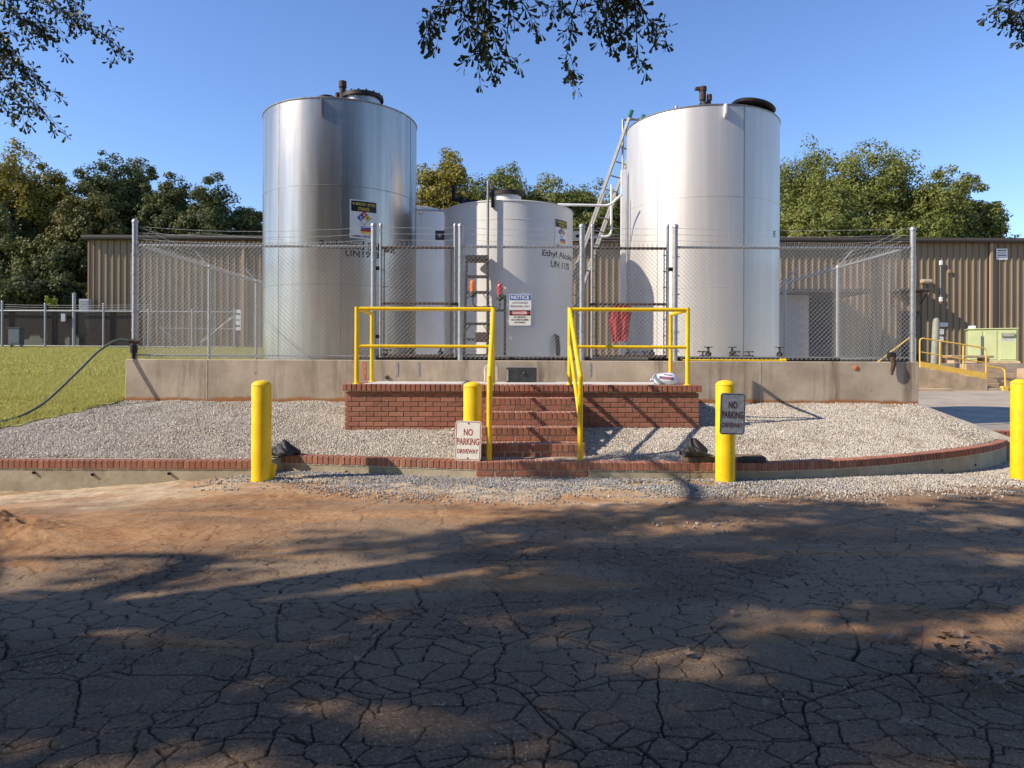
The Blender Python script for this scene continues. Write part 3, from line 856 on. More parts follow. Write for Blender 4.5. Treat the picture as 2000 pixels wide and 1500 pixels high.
sweep_rect(np.array([(-2.925, 8.36), (-2.865, 8.53), (-2.795, 8.72)]), 0.0, 0.20, -0.4, CURB_Z-0.03, 'stucco_face', M['stucco'], cb, org)
def pipe_stub(p, ang):
    b = MB(); b.lathe([(0.013, 0.02), (0.013, -0.006), (0.017, -0.006), (0.017, 0.02)], n=12, axis='y')
    b.lathe([(0.0, 0.012), (0.0135, 0.012)], n=12, axis='y')
    b.build('weep_pipe', M['black'], cb, loc=(p[0]-org[0], p[1]-org[1], p[2]), rot=(0, 0, ang), smooth=True)
for px, py in ((-5.55, 0.045), (-4.87, 0.025), (-3.98, 0.04)): pipe_stub((px, 8.325, py), 0)
for s, z in ((0.85, 0.035), (2.12, 0.02)):
    p, t, _ = path_at(C_MID, s); pipe_stub((p[0], p[1]+0.014, z), math.atan2(t[1], t[0]))
for s, z in ((0.75, 0.02),):
    p, t, _ = path_at(C_R1, s); pipe_stub((p[0], p[1]+0.014, z), 0)
for s, z in ((0.65, 0.0), (1.75, 0.0), (3.3, -0.03), (4.2, -0.03)):
    p, t, _ = path_at(C_R2, s); pipe_stub((p[0]-t[1]*0.012, p[1]+t[0]*0.012, z), math.atan2(t[1], t[0]))

# edging board on the right flank of the bed, short brick return beyond it
A = np.array([6.40, 11.46]); B = np.array([7.50, 10.70])
ed = thing('edging_board', 'weathered grey edging board along the right flank of the gravel bed', 'edging', (6.95, 11.08, 0))
t = unit(B-A); nrm = np.array([-t[1], t[0]])
vs = []
for p, zt in ((A, 0.735), (B, 0.225)):
    for o_, z in ((0.0, -0.3), (0.07, -0.3), (0.07, zt), (0.0, zt)):
        q = p+nrm*o_; vs.append((q[0]-6.95, q[1]-11.08, z))
b = MB(); b.add(vs, [(0, 1, 2, 3), (7, 6, 5, 4)] + [(j, (j+1) % 4, 4+(j+1) % 4, 4+j) for j in range(4)])
b.build('board', M['edge_wood'], ed, bevel=0.006)
br = thing('brick_return', 'short low red brick end block behind the bed tip', 'brick block', (7.75, 11.35, h_drive(0, 11.3)))
for c in range(4):
    for i in range(3): lay(random.choice(ST), br, (-0.3+i*0.2035+(0.05 if c % 2 else 0), -0.25, 0.02+c*0.0677))
b = MB(); b.box(-0.28, 0.3, -0.242, 0.1, 0, 0.28); b.build('mortar_core', M['mortar'], br)
for i in range(9): lay(random.choice(RW), br, (-0.3+i*0.0677, -0.255, 0.285))

# ================================================================== containment wall
WY = 11.4
cw = thing('concrete_dike_wall', 'long stained concrete dike wall under the chain link fence', 'wall', (0, WY, 0))
b = MB(); b.box(-6.15, 6.47, 0, 0.30, -0.2, 1.372); b.build('front_wall', M['concrete'], cw, bevel=0.012)
b = MB(); b.box(-6.15, -5.85, 0.302, 8.6, -0.2, 1.365); b.build('side_wall', M['concrete'], cw, bevel=0.012)
b = MB(); b.box(6.17, 6.47, 0.302, 8.6, -0.2, 1.365); b.build('side_wall', M['concrete'], cw, bevel=0.012)
b = MB(); b.box(-5.848, 6.168, 8.3, 8.6, -0.2, 1.365); b.build('rear_wall', M['concrete'], cw, bevel=0.012)
for x in (-4.85, 3.95):    # weathered joints and drain spots
    b = MB(); b.box(x-0.006, x+0.006, -0.004, 0.01, 0.6, 1.36); b.build('joint', M['mortar'], cw)
b = MB(); b.lathe([(0.0, -0.014), (0.035, -0.012), (0.045, -0.004), (0.045, 0.01)], c=(5.47, 0, 1.27), n=12, axis='y')
b.build('drain_plug', M['clay_pipe'], cw, smooth=True)
b = MB(); b.lathe([(0.0, 0.004), (0.022, 0.004), (0.022, -0.02), (0.033, -0.02), (0.033, 0.01)], c=(-1.98, 0, 1.09), n=14, axis='y')
b.build('drain_pipe', M['dark_iron'], cw, smooth=True)
for i, x in enumerate((-1.83, -1.49, 1.04, 1.24)):   # cut embed straps on the face
    b = MB(); b.box(x-0.02, x+0.02, -0.006, 0.004, 1.12, 1.33); b.build('embed_strap', M['galv'], cw)
b = MB(); b.box(-2.38, -2.32, -0.003, 0.004, 1.06, 1.34); b.build('paint_mark', pm('orange_spray', (0.62, 0.13, 0.03), 0.7, dirt=(20, 0.4, 0.6, (0.4, 0.31, 0.23), 0.8)), cw)

# ================================================================== chain link
PITCH = 0.0718
def link_wires(u0, u1, z0, z1, fn, r=0.0025, spikes=True, pitch=PITCH):
    """two families of diagonal wires on a plane; fn(u, z, off) -> point"""
    segs = []; H = z1-z0
    for fam, off in ((1, 0.0025), (-1, -0.0025)):
        c = u0-H if fam == 1 else u0
        while c < (u1 if fam == 1 else u1+H):
            # fam 1: u = c + (z-z0); fam -1: u = c - (z-z0)
            za, zb = z0, z1
            if fam == 1:
                za = max(za, z0+(u0-c)); zb = min(zb, z0+(u1-c))
            else:
                za = max(za, z0+(c-u1)); zb = min(zb, z0+(c-u0))
            if zb-za > 0.01:
                ua = c+fam*(za-z0); ub = c+fam*(zb-z0)
                segs.append((fn(ua, za, off), fn(ub, zb, off)))
                if spikes and zb > z1-1e-6:
                    segs.append((fn(ub, zb, off), fn(ub+0.012*fam, zb+0.052, off*2)))
            c += pitch
    return wires(segs, r)
def wires(segs, r, n=3):
    A = np.array([s[0] for s in segs]); B = np.array([s[1] for s in segs])
    T = B-A; T /= np.linalg.norm(T, axis=1)[:, None]
    up = np.where(np.abs(T[:, 2:3]) < 0.95, np.array([[0, 0, 1.0]]), np.array([[1.0, 0, 0]]))
    n1 = np.cross(T, up); n1 /= np.linalg.norm(n1, axis=1)[:, None]; n2 = np.cross(T, n1)
    V = []
    for P in (A, B):
        for j in range(n):
            a = 2*math.pi*j/n+0.5
            V.append(P+r*(math.cos(a)*n1+math.sin(a)*n2))
    V = np.stack(V, 1)            # (m, 2n, 3)
    m = len(segs); base = (np.arange(m)*2*n)[:, None]
    F = np.concatenate([base+np.array([j, (j+1) % n, n+(j+1) % n, n+j])[None] for j in range(n)], 0)
    return V.reshape(-1, 3), F
def fabric(name, parent, u0, u1, z0, z1, fn, spikes=True, r=0.0025, mat='wire', pitch=PITCH):
    V, F = link_wires(u0, u1, z0, z1, fn, r, spikes, pitch)
    return tag(link(name, np_mesh(name, V, F, M[mat], True), parent), kind='stuff')
def barbed(parent, a, b, sag=0.02, r=0.0028, seed=0, step=0.16):
    rr = random.Random(seed); a = np.array(a, float); b = np.array(b, float); L = np.linalg.norm(b-a)
    n = max(4, int(L/0.45)); pts = []
    for i in range(n+1):
        t = i/n; p = a+(b-a)*t; p[2] -= sag*4*t*(1-t)+rr.uniform(-0.006, 0.006)*(0 < i < n); pts.append(p)
    m = MB(); m.tube(pts, r, 5)
    k = int(L/step)
    for i in range(1, k):
        t = i/k*n; q = int(t); f = t-q; p = pts[q]+(pts[min(q+1, n)]-pts[q])*f
        d1 = unit([rr.uniform(-1, 1), rr.uniform(-1, 1), rr.uniform(-1, 1)]); d2 = unit([rr.uniform(-1, 1), rr.uniform(-1, 1), rr.uniform(-1, 1)])
        m.tube([p-d1*0.016, p+d1*0.016], 0.0016, 3); m.tube([p-d2*0.016, p+d2*0.016], 0.0016, 3)
    return m.build('barbed_strand', M['wire'], parent)
def post(parent, p, z0, z1, r, mat='galv', name='post', dome=True):
    b = MB(); prof = [(r, z0), (r, z1)]
    if dome: prof = [(r, z0), (r, z1-0.05), (r*1.18, z1-0.05), (r*1.18, z1-0.02), (r*0.8, z1+0.004), (0.001, z1+0.014)]
    b.lathe(prof, c=(p[0], p[1], 0), n=14)
    return b.build(name, M[mat], parent, smooth=True)
def ties(parent, p, z0, z1, n, r, side, mat='galv'):
    for i in range(n):
        z = z0+(z1-z0)*(i+0.5)/n
        b = MB(); b.lathe([(r*1.0, z-0.012), (r*1.12, z-0.012), (r*1.12, z+0.012), (r*1.0, z+0.012)], c=(p[0], p[1], 0), n=12)
        b.box(min(p[0], p[0]+side*0.07), max(p[0], p[0]+side*0.07), p[1]-0.006, p[1]+0.006, z-0.01, z+0.01)
        b.build('tension_band', M[mat], parent, smooth=True)

FY = 11.56; FZ0, FZ1 = 1.385, 3.205
def fX(px): return (px-1000)/1400*FY
ff = thing('chain_link_fence', 'galvanised chain link fence with barbed wire along the dike front', 'fence', (0, FY, 0))
fnF = lambda u, z, o: (u, o-0.028, z)
POSTS = {'l': fX(263), 'g1a': fX(729), 'g1b': fX(899), 'g2a': fX(1136), 'g2b': fX(1318), 'r': fX(1782)}
for k_, r_ in (('l', 0.042), ('g1a', 0.044), ('g1b', 0.044), ('g2a', 0.044), ('g2b', 0.044), ('r', 0.042)):
    zt = {'l': 3.62, 'r': 3.54}.get(k_, 3.57)
    post(ff, (POSTS[k_], 0), FZ0-0.02, zt, r_)
for a_, b_ in (('l', 'g1a'), ('g1b', 'g2a'), ('g2b', 'r')):
    x0, x1 = POSTS[a_]+0.04, POSTS[b_]-0.04
    b = MB(); b.tube([(x0, 0, FZ1), ((x0+x1)/2, 0, FZ1-0.006), (x1, 0, FZ1)], 0.021, 10); b.build('top_rail', M['galv'], ff, smooth=True)
    b = MB(); b.tube([(x0, 0, FZ0+0.055), (x1, 0, FZ0+0.05)], 0.010, 8); b.build('bottom_rail', M['galv'], ff, smooth=True)
    fabric('chain_link_mesh', ff, x0, x1, FZ0+0.01, FZ1+0.012, fnF)
    for i in range(3):
        z = 3.31+i*0.10
        barbed(ff, (x0, 0, z), (x1, 0, z), 0.03 if a_ != 'l' else 0.07, seed=i+len(a_)*3)
    ties(ff, (POSTS[a_], 0), FZ0, FZ1, 6, 0.044, 1); ties(ff, (POSTS[b_], 0), FZ0, FZ1, 6, 0.044, -1)
# slack loops of wire at the left end
b = MB(); b.tube([(POSTS['l'], 0.02, 3.5), (POSTS['l']+0.5, 0.06, 3.38), (POSTS['l']+1.2, 0.02, 3.40), (POSTS['l']+2.4, 0, 3.30)], 0.003, 5)
b.build('loose_wire', M['wire'], ff)

def gate(name, label, x0, x1, rusty, hinge_left):
    g = thing(name, label, 'gate', ((x0+x1)/2, FY, 0)); c = (x0+x1)/2
    m = 'rust'
    u0, u1 = x0-c, x1-c
    for u in (u0, u1):
        post(g, (u, 0), FZ0+0.03, 3.57 if u == (u1 if hinge_left else u0) or True else 3.2, 0.024, 'galv' if not rusty else 'galv', 'frame_upright')
    for z, mm in ((FZ1-0.02, 'rust'), (FZ1-0.92, 'rust'), (FZ0+0.06, 'rust')):
        b = MB(); b.tube([(u0+0.02, 0, z), (u1-0.02, 0, z)], 0.022, 10); b.build('frame_rail', M[mm], g, smooth=True)
    fabric('chain_link_mesh', g, u0+0.03, u1-0.03, FZ0+0.03, FZ1+0.01, fnF)
    for u in (u0+0.06, u1-0.06):
        b = MB(); b.box(u-0.008, u+0.008, -0.034, -0.020, FZ0+0.06, FZ1-0.02); b.build('tension_bar', M['rust'], g)
    ties(g, (u0, 0), FZ0, FZ1, 7, 0.024, 1); ties(g, (u1, 0), FZ0, FZ1, 7, 0.024, -1)
    for i in range(3): barbed(g, (u0, 0, 3.31+i*0.1), (u1, 0, 3.31+i*0.1), 0.01, seed=30+i)
    for z in (1.75, 2.85):
        b = MB(); hx = u0-0.045 if hinge_left else u1+0.045
        b.box(hx-0.05, hx+0.05, -0.02, 0.02, z-0.03, z+0.03); b.build('hinge', M['dark_iron'], g, bevel=0.004)
    lx = u1 if hinge_left else u0
    b = MB(); b.box(lx-0.05, lx+0.07, -0.03, 0.03, 2.26, 2.30); b.lathe([(0.02, -0.05), (0.02, 0.05)], c=(lx, 0, 2.28), n=8, axis='y')
    b.build('latch', M['dark_iron'], g, bevel=0.003)
    return g
gate('swing_gate', 'chain link swing gate behind the left yellow railing, rusty rails', fX(743), fX(888), True, True)
gate('swing_gate', 'chain link swing gate with rusty rails, red jacket hung on it', fX(1156), fX(1303), True, False)

def side_fence(label, x, sgn, ys):
    g = thing('side_fence', label, 'fence', (x, 15.5, 0)); o = 15.5
    fn = lambda u, z, off: (off, u-o, z)
    y0, y1 = FY+0.06, ys[-1]
    b = MB(); b.tube([(0, y0-o, FZ1-0.015), (0, y1-o, FZ1-0.015)], 0.021, 10); b.build('top_rail', M['galv'], g, smooth=True)
    b = MB(); b.tube([(0, y0-o, FZ0+0.05), (0, y1-o, FZ0+0.05)], 0.010, 8); b.build('bottom_rail', M['galv'], g, smooth=True)
    fabric('chain_link_mesh', g, y0, y1, FZ0+0.01, FZ1, fn)
    for i, y in enumerate(ys):
        post(g, (0, y-o), FZ0-0.02, FZ1+0.03, 0.03)
        b = MB(); b.tube([(0, y-o, FZ1), (-sgn*-0.28*-1 if False else sgn*0.28, y-o, FZ1+0.32)], 0.016, 8); b.build('barb_arm', M['galv'], g, smooth=True)
    for i in range(3):
        f = 0.3+0.33*i
        barbed(g, (sgn*0.0, y0-o, FZ1+0.12+0.09*i), (sgn*0.28*f, ys[0]-o, FZ1+0.32*f), 0.02, seed=50+i)
        for a_, b_ in zip(ys[:-1], ys[1:]):
            barbed(g, (sgn*0.28*f, a_-o, FZ1+0.32*f), (sgn*0.28*f, b_-o, FZ1+0.32*f), 0.02, seed=60+i)
    return g
side_fence('chain link side fence with angled barb arms left of the stainless tank', -6.0, -1, [14.2, 16.8, 19.5])
side_fence('chain link side fence running back on the right of the dike', 6.31, 1, [13.9, 16.6, 19.3])

# ================================================================== tanks
def cyl_fn(Rr, face_az, zc):
    """map (u along the surface, v up) onto a cylinder of radius Rr; face_az = outward direction of u=0 (radians from +x)"""
    def fn(u, v):
        a = face_az + u/Rr
        return (Rr*math.cos(a), Rr*math.sin(a), zc+v)
    return fn
def curved_patch(name, parent, mat, Rr, az, u0, u1, z0, z1, n=8, z_is_abs=True):
    vs = []; fs = []
    for i in range(n+1):
        a = az+(u0+(u1-u0)*i/n)/Rr
        for rr in (Rr, Rr-0.004):
            for z in (z0, z1): vs.append((rr*math.cos(a), rr*math.sin(a), z))
    for i in range(n):
        a, c = i*4, (i+1)*4
        fs += [(a, c, c+1, a+1), (a+2, a+3, c+3, c+2), (a+1, c+1, c+3, a+3), (a, a+2, c+2, c)]
    fs += [(0, 1, 3, 2), (n*4, n*4+2, n*4+3, n*4+1)]
    b = MB(); b.add(vs, fs); return b.build(name, mat, parent)
def tank(name, label, cx, cy, Rr, z0, z1, mat, rimname='rim'):
    t = thing(name, label, 'tank', (cx, cy, z0)); H = z1-z0
    b = MB(); b.lathe([(Rr, 0.0), (Rr, H-0.012), (Rr-0.012, H), (0.0, H+0.10)], n=128); b.build('shell', mat, t, smooth=True)
    b = MB(); b.lathe([(Rr-0.02, H-0.02), (Rr+0.010, H-0.016), (Rr+0.014, H-0.002), (Rr+0.006, H+0.010), (Rr-0.03, H+0.012)], n=128); b.build('roof_rim', M['steel_seam'] if mat is not M['white_paint'] else M['white_paint'], t, smooth=True)
    return t, H
def vseam(t, Rr, az, z0, z1, w=0.012, mat='steel_seam'):
    curved_patch('weld_seam', t, M[mat], Rr+0.0035, az, -w/2, w/2, z0, z1, 2)
def hseam(t, Rr, z, mat='steel_seam'):
    b = MB(); b.lathe([(Rr-0.002, z-0.006), (Rr+0.004, z-0.004), (Rr+0.004, z+0.004), (Rr-0.002, z+0.006)], n=96); b.build('weld_seam', M[mat], t, smooth=True)
def manway(t, x, y, z, r, h, open_tilt=0.0, neck='alu', lid='dark_iron', bolts=16):
    b = MB(); b.lathe([(r*0.88, -0.1), (r*0.88, h)], c=(x, y, z), n=32); nk = b.build('manway_neck', M[neck], t, smooth=True)
    b = MB(); b.lathe([(r*0.86, h-0.02), (r*1.02, h-0.02), (r*1.02, h+0.02), (r*0.86, h+0.02)], c=(x, y, z), n=32); b.build('flange', M[lid], t, smooth=True)
    b = MB(); b.lathe([(r, h+0.022), (r, h+0.05), (r*0.75, h+0.07), (r*0.45, h+0.075), (r*0.42, h+0.11), (r*0.1, h+0.12), (0.0, h+0.12)], c=(0, 0, 0), n=32)
    b.build('manway_lid', M[lid], t, smooth=True, loc=(x, y, z), rot=(0, open_tilt, 0))
    for i in range(bolts):
        a = 2*math.pi*i/bolts
        b = MB(); b.lathe([(0.016, h-0.03), (0.016, h+0.075)], c=(x+r*0.95*math.cos(a), y+r*0.95*math.sin(a), z), n=6); b.build('bolt', M[lid], t)
def stack(t, x, y, z, parts, mat='dark_iron', name='vent_stack'):
    b = MB(); prof = []
    for r, z0, z1 in parts: prof += [(r, z0), (r, z1)]
    b.lathe(prof, c=(x, y, z), n=18); return b.build(name, M[mat], t, smooth=True)
def outlet(t, Rr, az, z, L=0.22, mat='dark_iron'):
    """bottom nozzle with flange, valve body and lever"""
    ca, sa = math.cos(az), math.sin(az)
    P = lambda d, dz=0: ((Rr+d)*ca, (Rr+d)*sa, z+dz)
    b = MB(); b.tube([P(-0.03), P(L)], 0.035, 12); b.tube([P(0.05), P(0.075)], 0.075, 14); b.tube([P(L-0.03), P(L)], 0.07, 14); b.tube([P(0.10), P(0.16)], 0.06, 12)
    b.tube([P(0.13), P(0.13, 0.13)], 0.016, 8); b.tube([((Rr+0.13)*ca-sa*0.09, (Rr+0.13)*sa+ca*0.09, z+0.13), ((Rr+0.13)*ca+sa*0.09, (Rr+0.13)*sa-ca*0.09, z+0.13)], 0.012, 8)
    b.build('drain_valve', M[mat], t, smooth=True)
def placard(t, Rr, az, zc, w, h, code):
    q = Rr+0.006
    pl_ = curved_patch('placard', t, M['white'], q, az, -w/2, w/2, zc-h/2, zc+h/2)
    curved_patch('placard_header', pl_, M['sblack'], q+0.003, az, -w*0.46, w*0.46, zc+h*0.20, zc+h*0.47)
    fn = cyl_fn(q+0.006, az, zc)
    text_on(code, w*0.82, h*0.085, fn, M['syellow'], pl_, cz=h*0.385)
    text_on('ETHANOL', w*0.42, h*0.085, fn, M['syellow'], pl_, cz=h*0.27)
    f2 = cyl_fn(q+0.004, az, zc); d = w*0.235; c0 = h*0.01
    def quad(pts, m, nm):
        me = bpy.data.meshes.new(nm); me.from_pydata([f2(*p) for p in pts], [], [tuple(range(len(pts)))]); me.materials.append(M[m]); link(nm, me, pl_)
    cz = 0.035*h
    quad([(0, cz+d*0.04), (d*0.5, cz+d*0.54), (0, cz+d*1.04-0.0), (-d*0.5, cz+d*0.54)][:4], 'red', 'hazard_diamond')
    quad([(-d*0.52, cz-d*0.46), (0, cz+d*0.02), (-d*0.52, cz+d*0.52), (-d*1.02, cz+d*0.02)], 'blue', 'hazard_diamond')
    quad([(d*0.52, cz-d*0.46), (d*1.02, cz+d*0.02), (d*0.52, cz+d*0.52), (0.001, cz+d*0.02)], 'syellow', 'hazard_diamond')
    b = MB()
    fo = cyl_fn(q+0.0045, az, zc)
    ring = [(0, cz-d*1.02), (d*1.05, cz+d*0.02), (0, cz+d*1.08), (-d*1.05, cz+d*0.02)]
    b.tube([fo(*p) for p in ring+ring[:1]], 0.003, 4); b.build('diamond_outline', M['sblack'], pl_)
    text_on('0', d*0.3, d*0.42, fn, M['sblack'], pl_, cx=d*0.52, cz=cz+d*0.03, bold=0.03)
    text_on('3', d*0.3, d*0.42, fn, M['white'], pl_, cx=0, cz=cz+d*0.54, bold=0.03)
    text_on('2', d*0.3, d*0.42, fn, M['white'], pl_, cx=-d*0.52, cz=cz+d*0.03, bold=0.03)
    for i, m in enumerate(('blue', 'red', 'syellow')):
        z1 = zc-h*0.185-i*h*0.062
        curved_patch('legend_bar', pl_, M[m], q+0.003, az, -w*0.12, w*0.30, z1-h*0.06, z1, 3)
    text_on('FLAMMABLE - KEEP FIRE AWAY', w*0.9, h*0.045, fn, M['sblack'], pl_, cz=-h*0.44)

def az_px(cx, cy, Rr, px):
    """direction on a tank (centre cx, cy) of the surface point met by the sight line through that column"""
    k = (px-1000)/1400.0
    # X = kY ; solve |(kY-cx, Y-cy)| = R, nearest root
    A_ = k*k+1; B_ = -2*(k*cx+cy); C_ = cx*cx+cy*cy-Rr*Rr
    y = (-B_-math.sqrt(max(B_*B_-4*A_*C_, 0)))/(2*A_)
    return math.atan2(y-cy, k*y-cx), y

# --- left stainless tank
T1 = (-3.335, 13.965, 1.448)
t1, H1 = tank('stainless_tank', 'tall satin stainless steel tank at left with ethanol placard', T1[0], T1[1], T1[2], 0.98, 5.958, M['stainless'])
for px in (543, 665, 800): vseam(t1, T1[2], az_px(*T1, px)[0], 0.0, H1-0.03)
for z in (1.72, 3.45): hseam(t1, T1[2], z)
a, _ = az_px(*T1, 627); q = T1[2]
b = MB(); ca, sa = math.cos(a), math.sin(a)
b.prism([(0, 0), (0.07, -0.02), (0.06, -0.28), (0, -0.34)], -0.014, 0.014, 'y'); lg = b.build('lifting_lug', M['stainless'], t1, loc=(q*ca, q*sa, H1-0.02), rot=(0, 0, a), bevel=0.003)
b = MB(); b.lathe([(0.03, -0.03), (0.03, 0.0)], n=16); 
manway(t1, 0.60, -0.92, H1+0.02, 0.37, 0.13, 0.0, 'stainless', 'dark_iron')
stack(t1, 0.26, -1.02, H1+0.0, [(0.045, -0.1, 0.12), (0.062, 0.12, 0.15), (0.055, 0.15, 0.33), (0.07, 0.33, 0.44)], 'rust')
stack(t1, 0.15, -0.95, H1+0.0, [(0.032, -0.1, 0.15), (0.048, 0.15, 0.17), (0.04, 0.17, 0.26)], 'rust')
stack(t1, -0.02, -1.0, H1+0.03, [(0.17, -0.1, 0.06), (0.2, 0.06, 0.10), (0.14, 0.13, 0.135)], 'dark_iron', 'vent_cap')
a, yy = az_px(*T1, 710); placard(t1, T1[2], a, 1.363+(705-430)/1400*yy-0.98, 0.50, 0.68, '9-800351 (K33)')
a, yy = az_px(*T1, 703); fn = cyl_fn(T1[2]+0.004, a, 1.363+(705-481)/1400*yy-0.98)
text_on('Reclaimed Solvent', 1.42, 0.15, fn, M['sblack'], t1, bold=0.03)
fn = cyl_fn(T1[2]+0.004, az_px(*T1, 708)[0], 1.363+(705-497)/1400*yy-0.98); text_on('UN1993', 0.62, 0.12, fn, M['sblack'], t1, bold=0.03)
for px in (748, 793): outlet(t1, T1[2], az_px(*T1, px)[0], 0.44)
b = MB(); b.lathe([(T1[2]+0.16, -0.04), (T1[2]+0.16, 0.10), (T1[2], 0.12)], n=64); b.build('base_ring', M['concrete_slab'], t1, smooth=True)

# --- right silver tank
T3 = (3.944, 15.0, 1.545)
t3, H3 = tank('silver_tank', 'tall dull silver tank at right with tilted black hatch lid', T3[0], T3[1], T3[2], 0.98, 6.197, M['silver_paint'])
for px in (1283, 1452): vseam(t3, T3[2], az_px(*T3, px)[0], 0.0, H3-0.03, 0.02 if px == 1452 else 0.012)
for z in (1.78, 3.5): hseam(t3, T3[2], z, 'silver_paint')
a, _ = az_px(*T3, 1414); ca, sa = math.cos(a), math.sin(a)
b = MB(); b.prism([(0, 0), (0.09, -0.02), (0.08, -0.20), (0, -0.27)], -0.02, 0.02, 'y'); b.build('lifting_lug', M['white'], t3, loc=(T3[2]*ca, T3[2]*sa, H3-0.0), rot=(0, 0, a), bevel=0.004)
stack(t3, -0.20, -1.05, H3+0.03, [(0.085, -0.1, 0.06), (0.11, 0.06, 0.17)], 'dark_iron', 'vent_base')
stack(t3, -0.25, -1.05, H3+0.03, [(0.045, 0.15, 0.22), (0.065, 0.22, 0.40), (0.075, 0.40, 0.48)], 'rust')
b = MB(); b.box(-0.40, -0.22, -1.10, -1.0, H3+0.45, H3+0.50); b.build('vent_hood', M['rust'], t3, bevel=0.006)
stack(t3, -0.12, -1.05, H3+0.03, [(0.03, 0.15, 0.22), (0.05, 0.22, 0.33)], 'rust')
stack(t3, -0.72, -0.86, H3+0.03, [(0.045, -0.1, 0.06), (0.02, 0.06, 0.13), (0.03, 0.13, 0.18)], 'galv', 'relief_valve')
manway(t3, 0.55, -0.95, H3-0.02, 0.30, 0.06, 0.0, 'silver_paint', 'dark_iron')
b = MB(); b.lathe([(0.0, 0.04), (0.40, 0.03), (0.43, 0.0), (0.40, -0.03), (0.0, -0.035)], n=32); b.build('hatch_lid', M['black'], t3, smooth=True, loc=(0.75, -1.0, H3+0.13), rot=(0, R(13), 0))
fn = cyl_fn(T3[2]+0.004, az_px(*T3, 1512)[0], 1.363+(705-466)/1400*14.6-0.98); text_on('E', 0.10, 0.12, fn, M['sblack'], t3)
for px in (1250, 1268, 1372, 1430, 1455): outlet(t3, T3[2], az_px(*T3, px)[0], 0.44)
b = MB(); b.lathe([(T3[2]+0.16, -0.04), (T3[2]+0.16, 0.10), (T3[2], 0.12)], n=64); b.build('base_ring', M['concrete_slab'], t3, smooth=True)

# --- middle white tank
T2 = (-0.0786, 14.45, 1.288)
t2, H2 = tank('white_tank', 'short white painted tank in the middle with round black hatch', T2[0], T2[1], T2[2], 0.98, 4.315, M['white_paint'])
manway(t2, -0.02, -0.85, H2+0.02, 0.30, 0.16, 0, 'white_paint', 'black_steel', 12)
b = MB(); b.tube([(-0.38, -0.85, H2+0.2), (-0.30, -0.85, H2+0.24), (-0.1, -0.85, H2+0.29), (0.22, -0.85, H2+0.27), (0.3, -0.85, H2+0.22)], 0.03, 8); b.build('hatch_clamp', M['black_steel'], t2, smooth=True)
for px in (1041,): vseam(t2, T2[2], az_px(*T2, px)[0], 0.3, H2-0.6, 0.008, 'white_paint')
hseam(t2, T2[2], H2-0.34, 'white_paint'); hseam(t2, T2[2], 1.3, 'white_paint')
for s in (-1, 1):
    b = MB(); b.box(s*(T2[2]-0.02) if s > 0 else -(T2[2]+0.19), (T2[2]+0.19) if s > 0 else -(T2[2]-0.02), -0.012, 0.012, H2-0.52, H2-0.33)
    lo = b.build('lifting_lug', M['white_paint'] if s > 0 else M['grey_box'], t2, bevel=0.003)
    b = MB(); b.lathe([(0.035, -0.002), (0.035, 0.003)], c=(s*(T2[2]+0.10), -0.0145, H2-0.43), n=16, axis='y'); b.build('lug_hole', M['sblack'] if s > 0 else M['white'], lo)
stack(t2, -0.95, 0.15, H2+0.02, [(0.05, -0.1, 0.24), (0.065, 0.24, 0.36)], 'dark_iron')
b = MB(); b.tube([(-0.95, 0.15, H2+0.33), (-1.12, 0.15, H2+0.33), (-1.12, 0.15, H2+0.62)], 0.055, 10); b.build('vent_elbow', M['dark_iron'], t2, smooth=True)
stack(t2, -0.72, -0.5, H2+0.02, [(0.15, -0.1, 0.06), (0.17, 0.06, 0.13)], 'dark_iron', 'vent_cap')
stack(t2, 0.95, -0.35, H2+0.01, [(0.05, -0.1, 0.05), (0.02, 0.05, 0.10)], 'white_paint', 'relief_valve')
a, yy = az_px(*T2, 1096); placard(t2, T2[2], a, 1.363+(705-456)/1400*yy-0.98, 0.42, 0.54, '9-800350 K33')
a, yy = az_px(*T2, 1096); fn = cyl_fn(T2[2]+0.004, a, 1.363+(705-500)/1400*yy-0.98); text_on('Ethyl Alcohol', 1.02, 0.15, fn, M['sblack'], t2, bold=0.02)
fn = cyl_fn(T2[2]+0.004, a, 1.363+(705-518)/1400*yy-0.98); text_on('UN 1170', 0.62, 0.13, fn, M['sblack'], t2, bold=0.02)
a, yy = az_px(*T2, 1084); ca, sa = math.cos(a), math.sin(a)
b = MB(); zz = 0.42; P = lambda d, dz, s=0: ((T2[2]+d)*ca-sa*s, (T2[2]+d)*sa+ca*s, zz+dz)
b.tube([P(0.0, 0.45), P(0.08, 0.42), P(0.10, 0.2), P(0.09, -0.1), P(0.12, -0.4)], 0.028, 8); b.tube([P(0.08, 0.42, -0.06), P(0.09, 0.1, -0.05), P(0.1, -0.1, 0.02), P(0.11, -0.35, 0.03)], 0.02, 8)
b.build('sample_hose', M['black'], t2, smooth=True)
b = MB(); b.lathe([(T2[2]+0.12, -0.04), (T2[2]+0.12, 0.10), (T2[2], 0.12)], n=64); b.build('base_ring', M['concrete_slab'], t2, smooth=True)

# --- white tank behind, seen between the first two
T4 = (-2.55, 18.0, 1.0)
t4, H4 = tank('rear_white_tank', 'white tank standing behind, seen between stainless and short white tanks', -2.62, 17.9, 1.02, 0.98, 5.02, M['white_paint'])
b = MB(); b.lathe([(0.03, -0.04), (0.06, -0.04), (0.06, 0.04), (0.03, 0.04)], c=(0.45, -0.98, H4-0.12), n=16, axis='y'); b.build('lifting_ring', M['galv'], t4, smooth=True)
for z in (2.85, 2.3):
    b = MB(); b.box(0.19, 0.25, -1.03, -0.98, z-0.10, z+0.08); b.build('cable_clip', M['black'], t4)
vseam(t4, 1.02, R(-62), 0, H4, 0.01, 'white_paint')

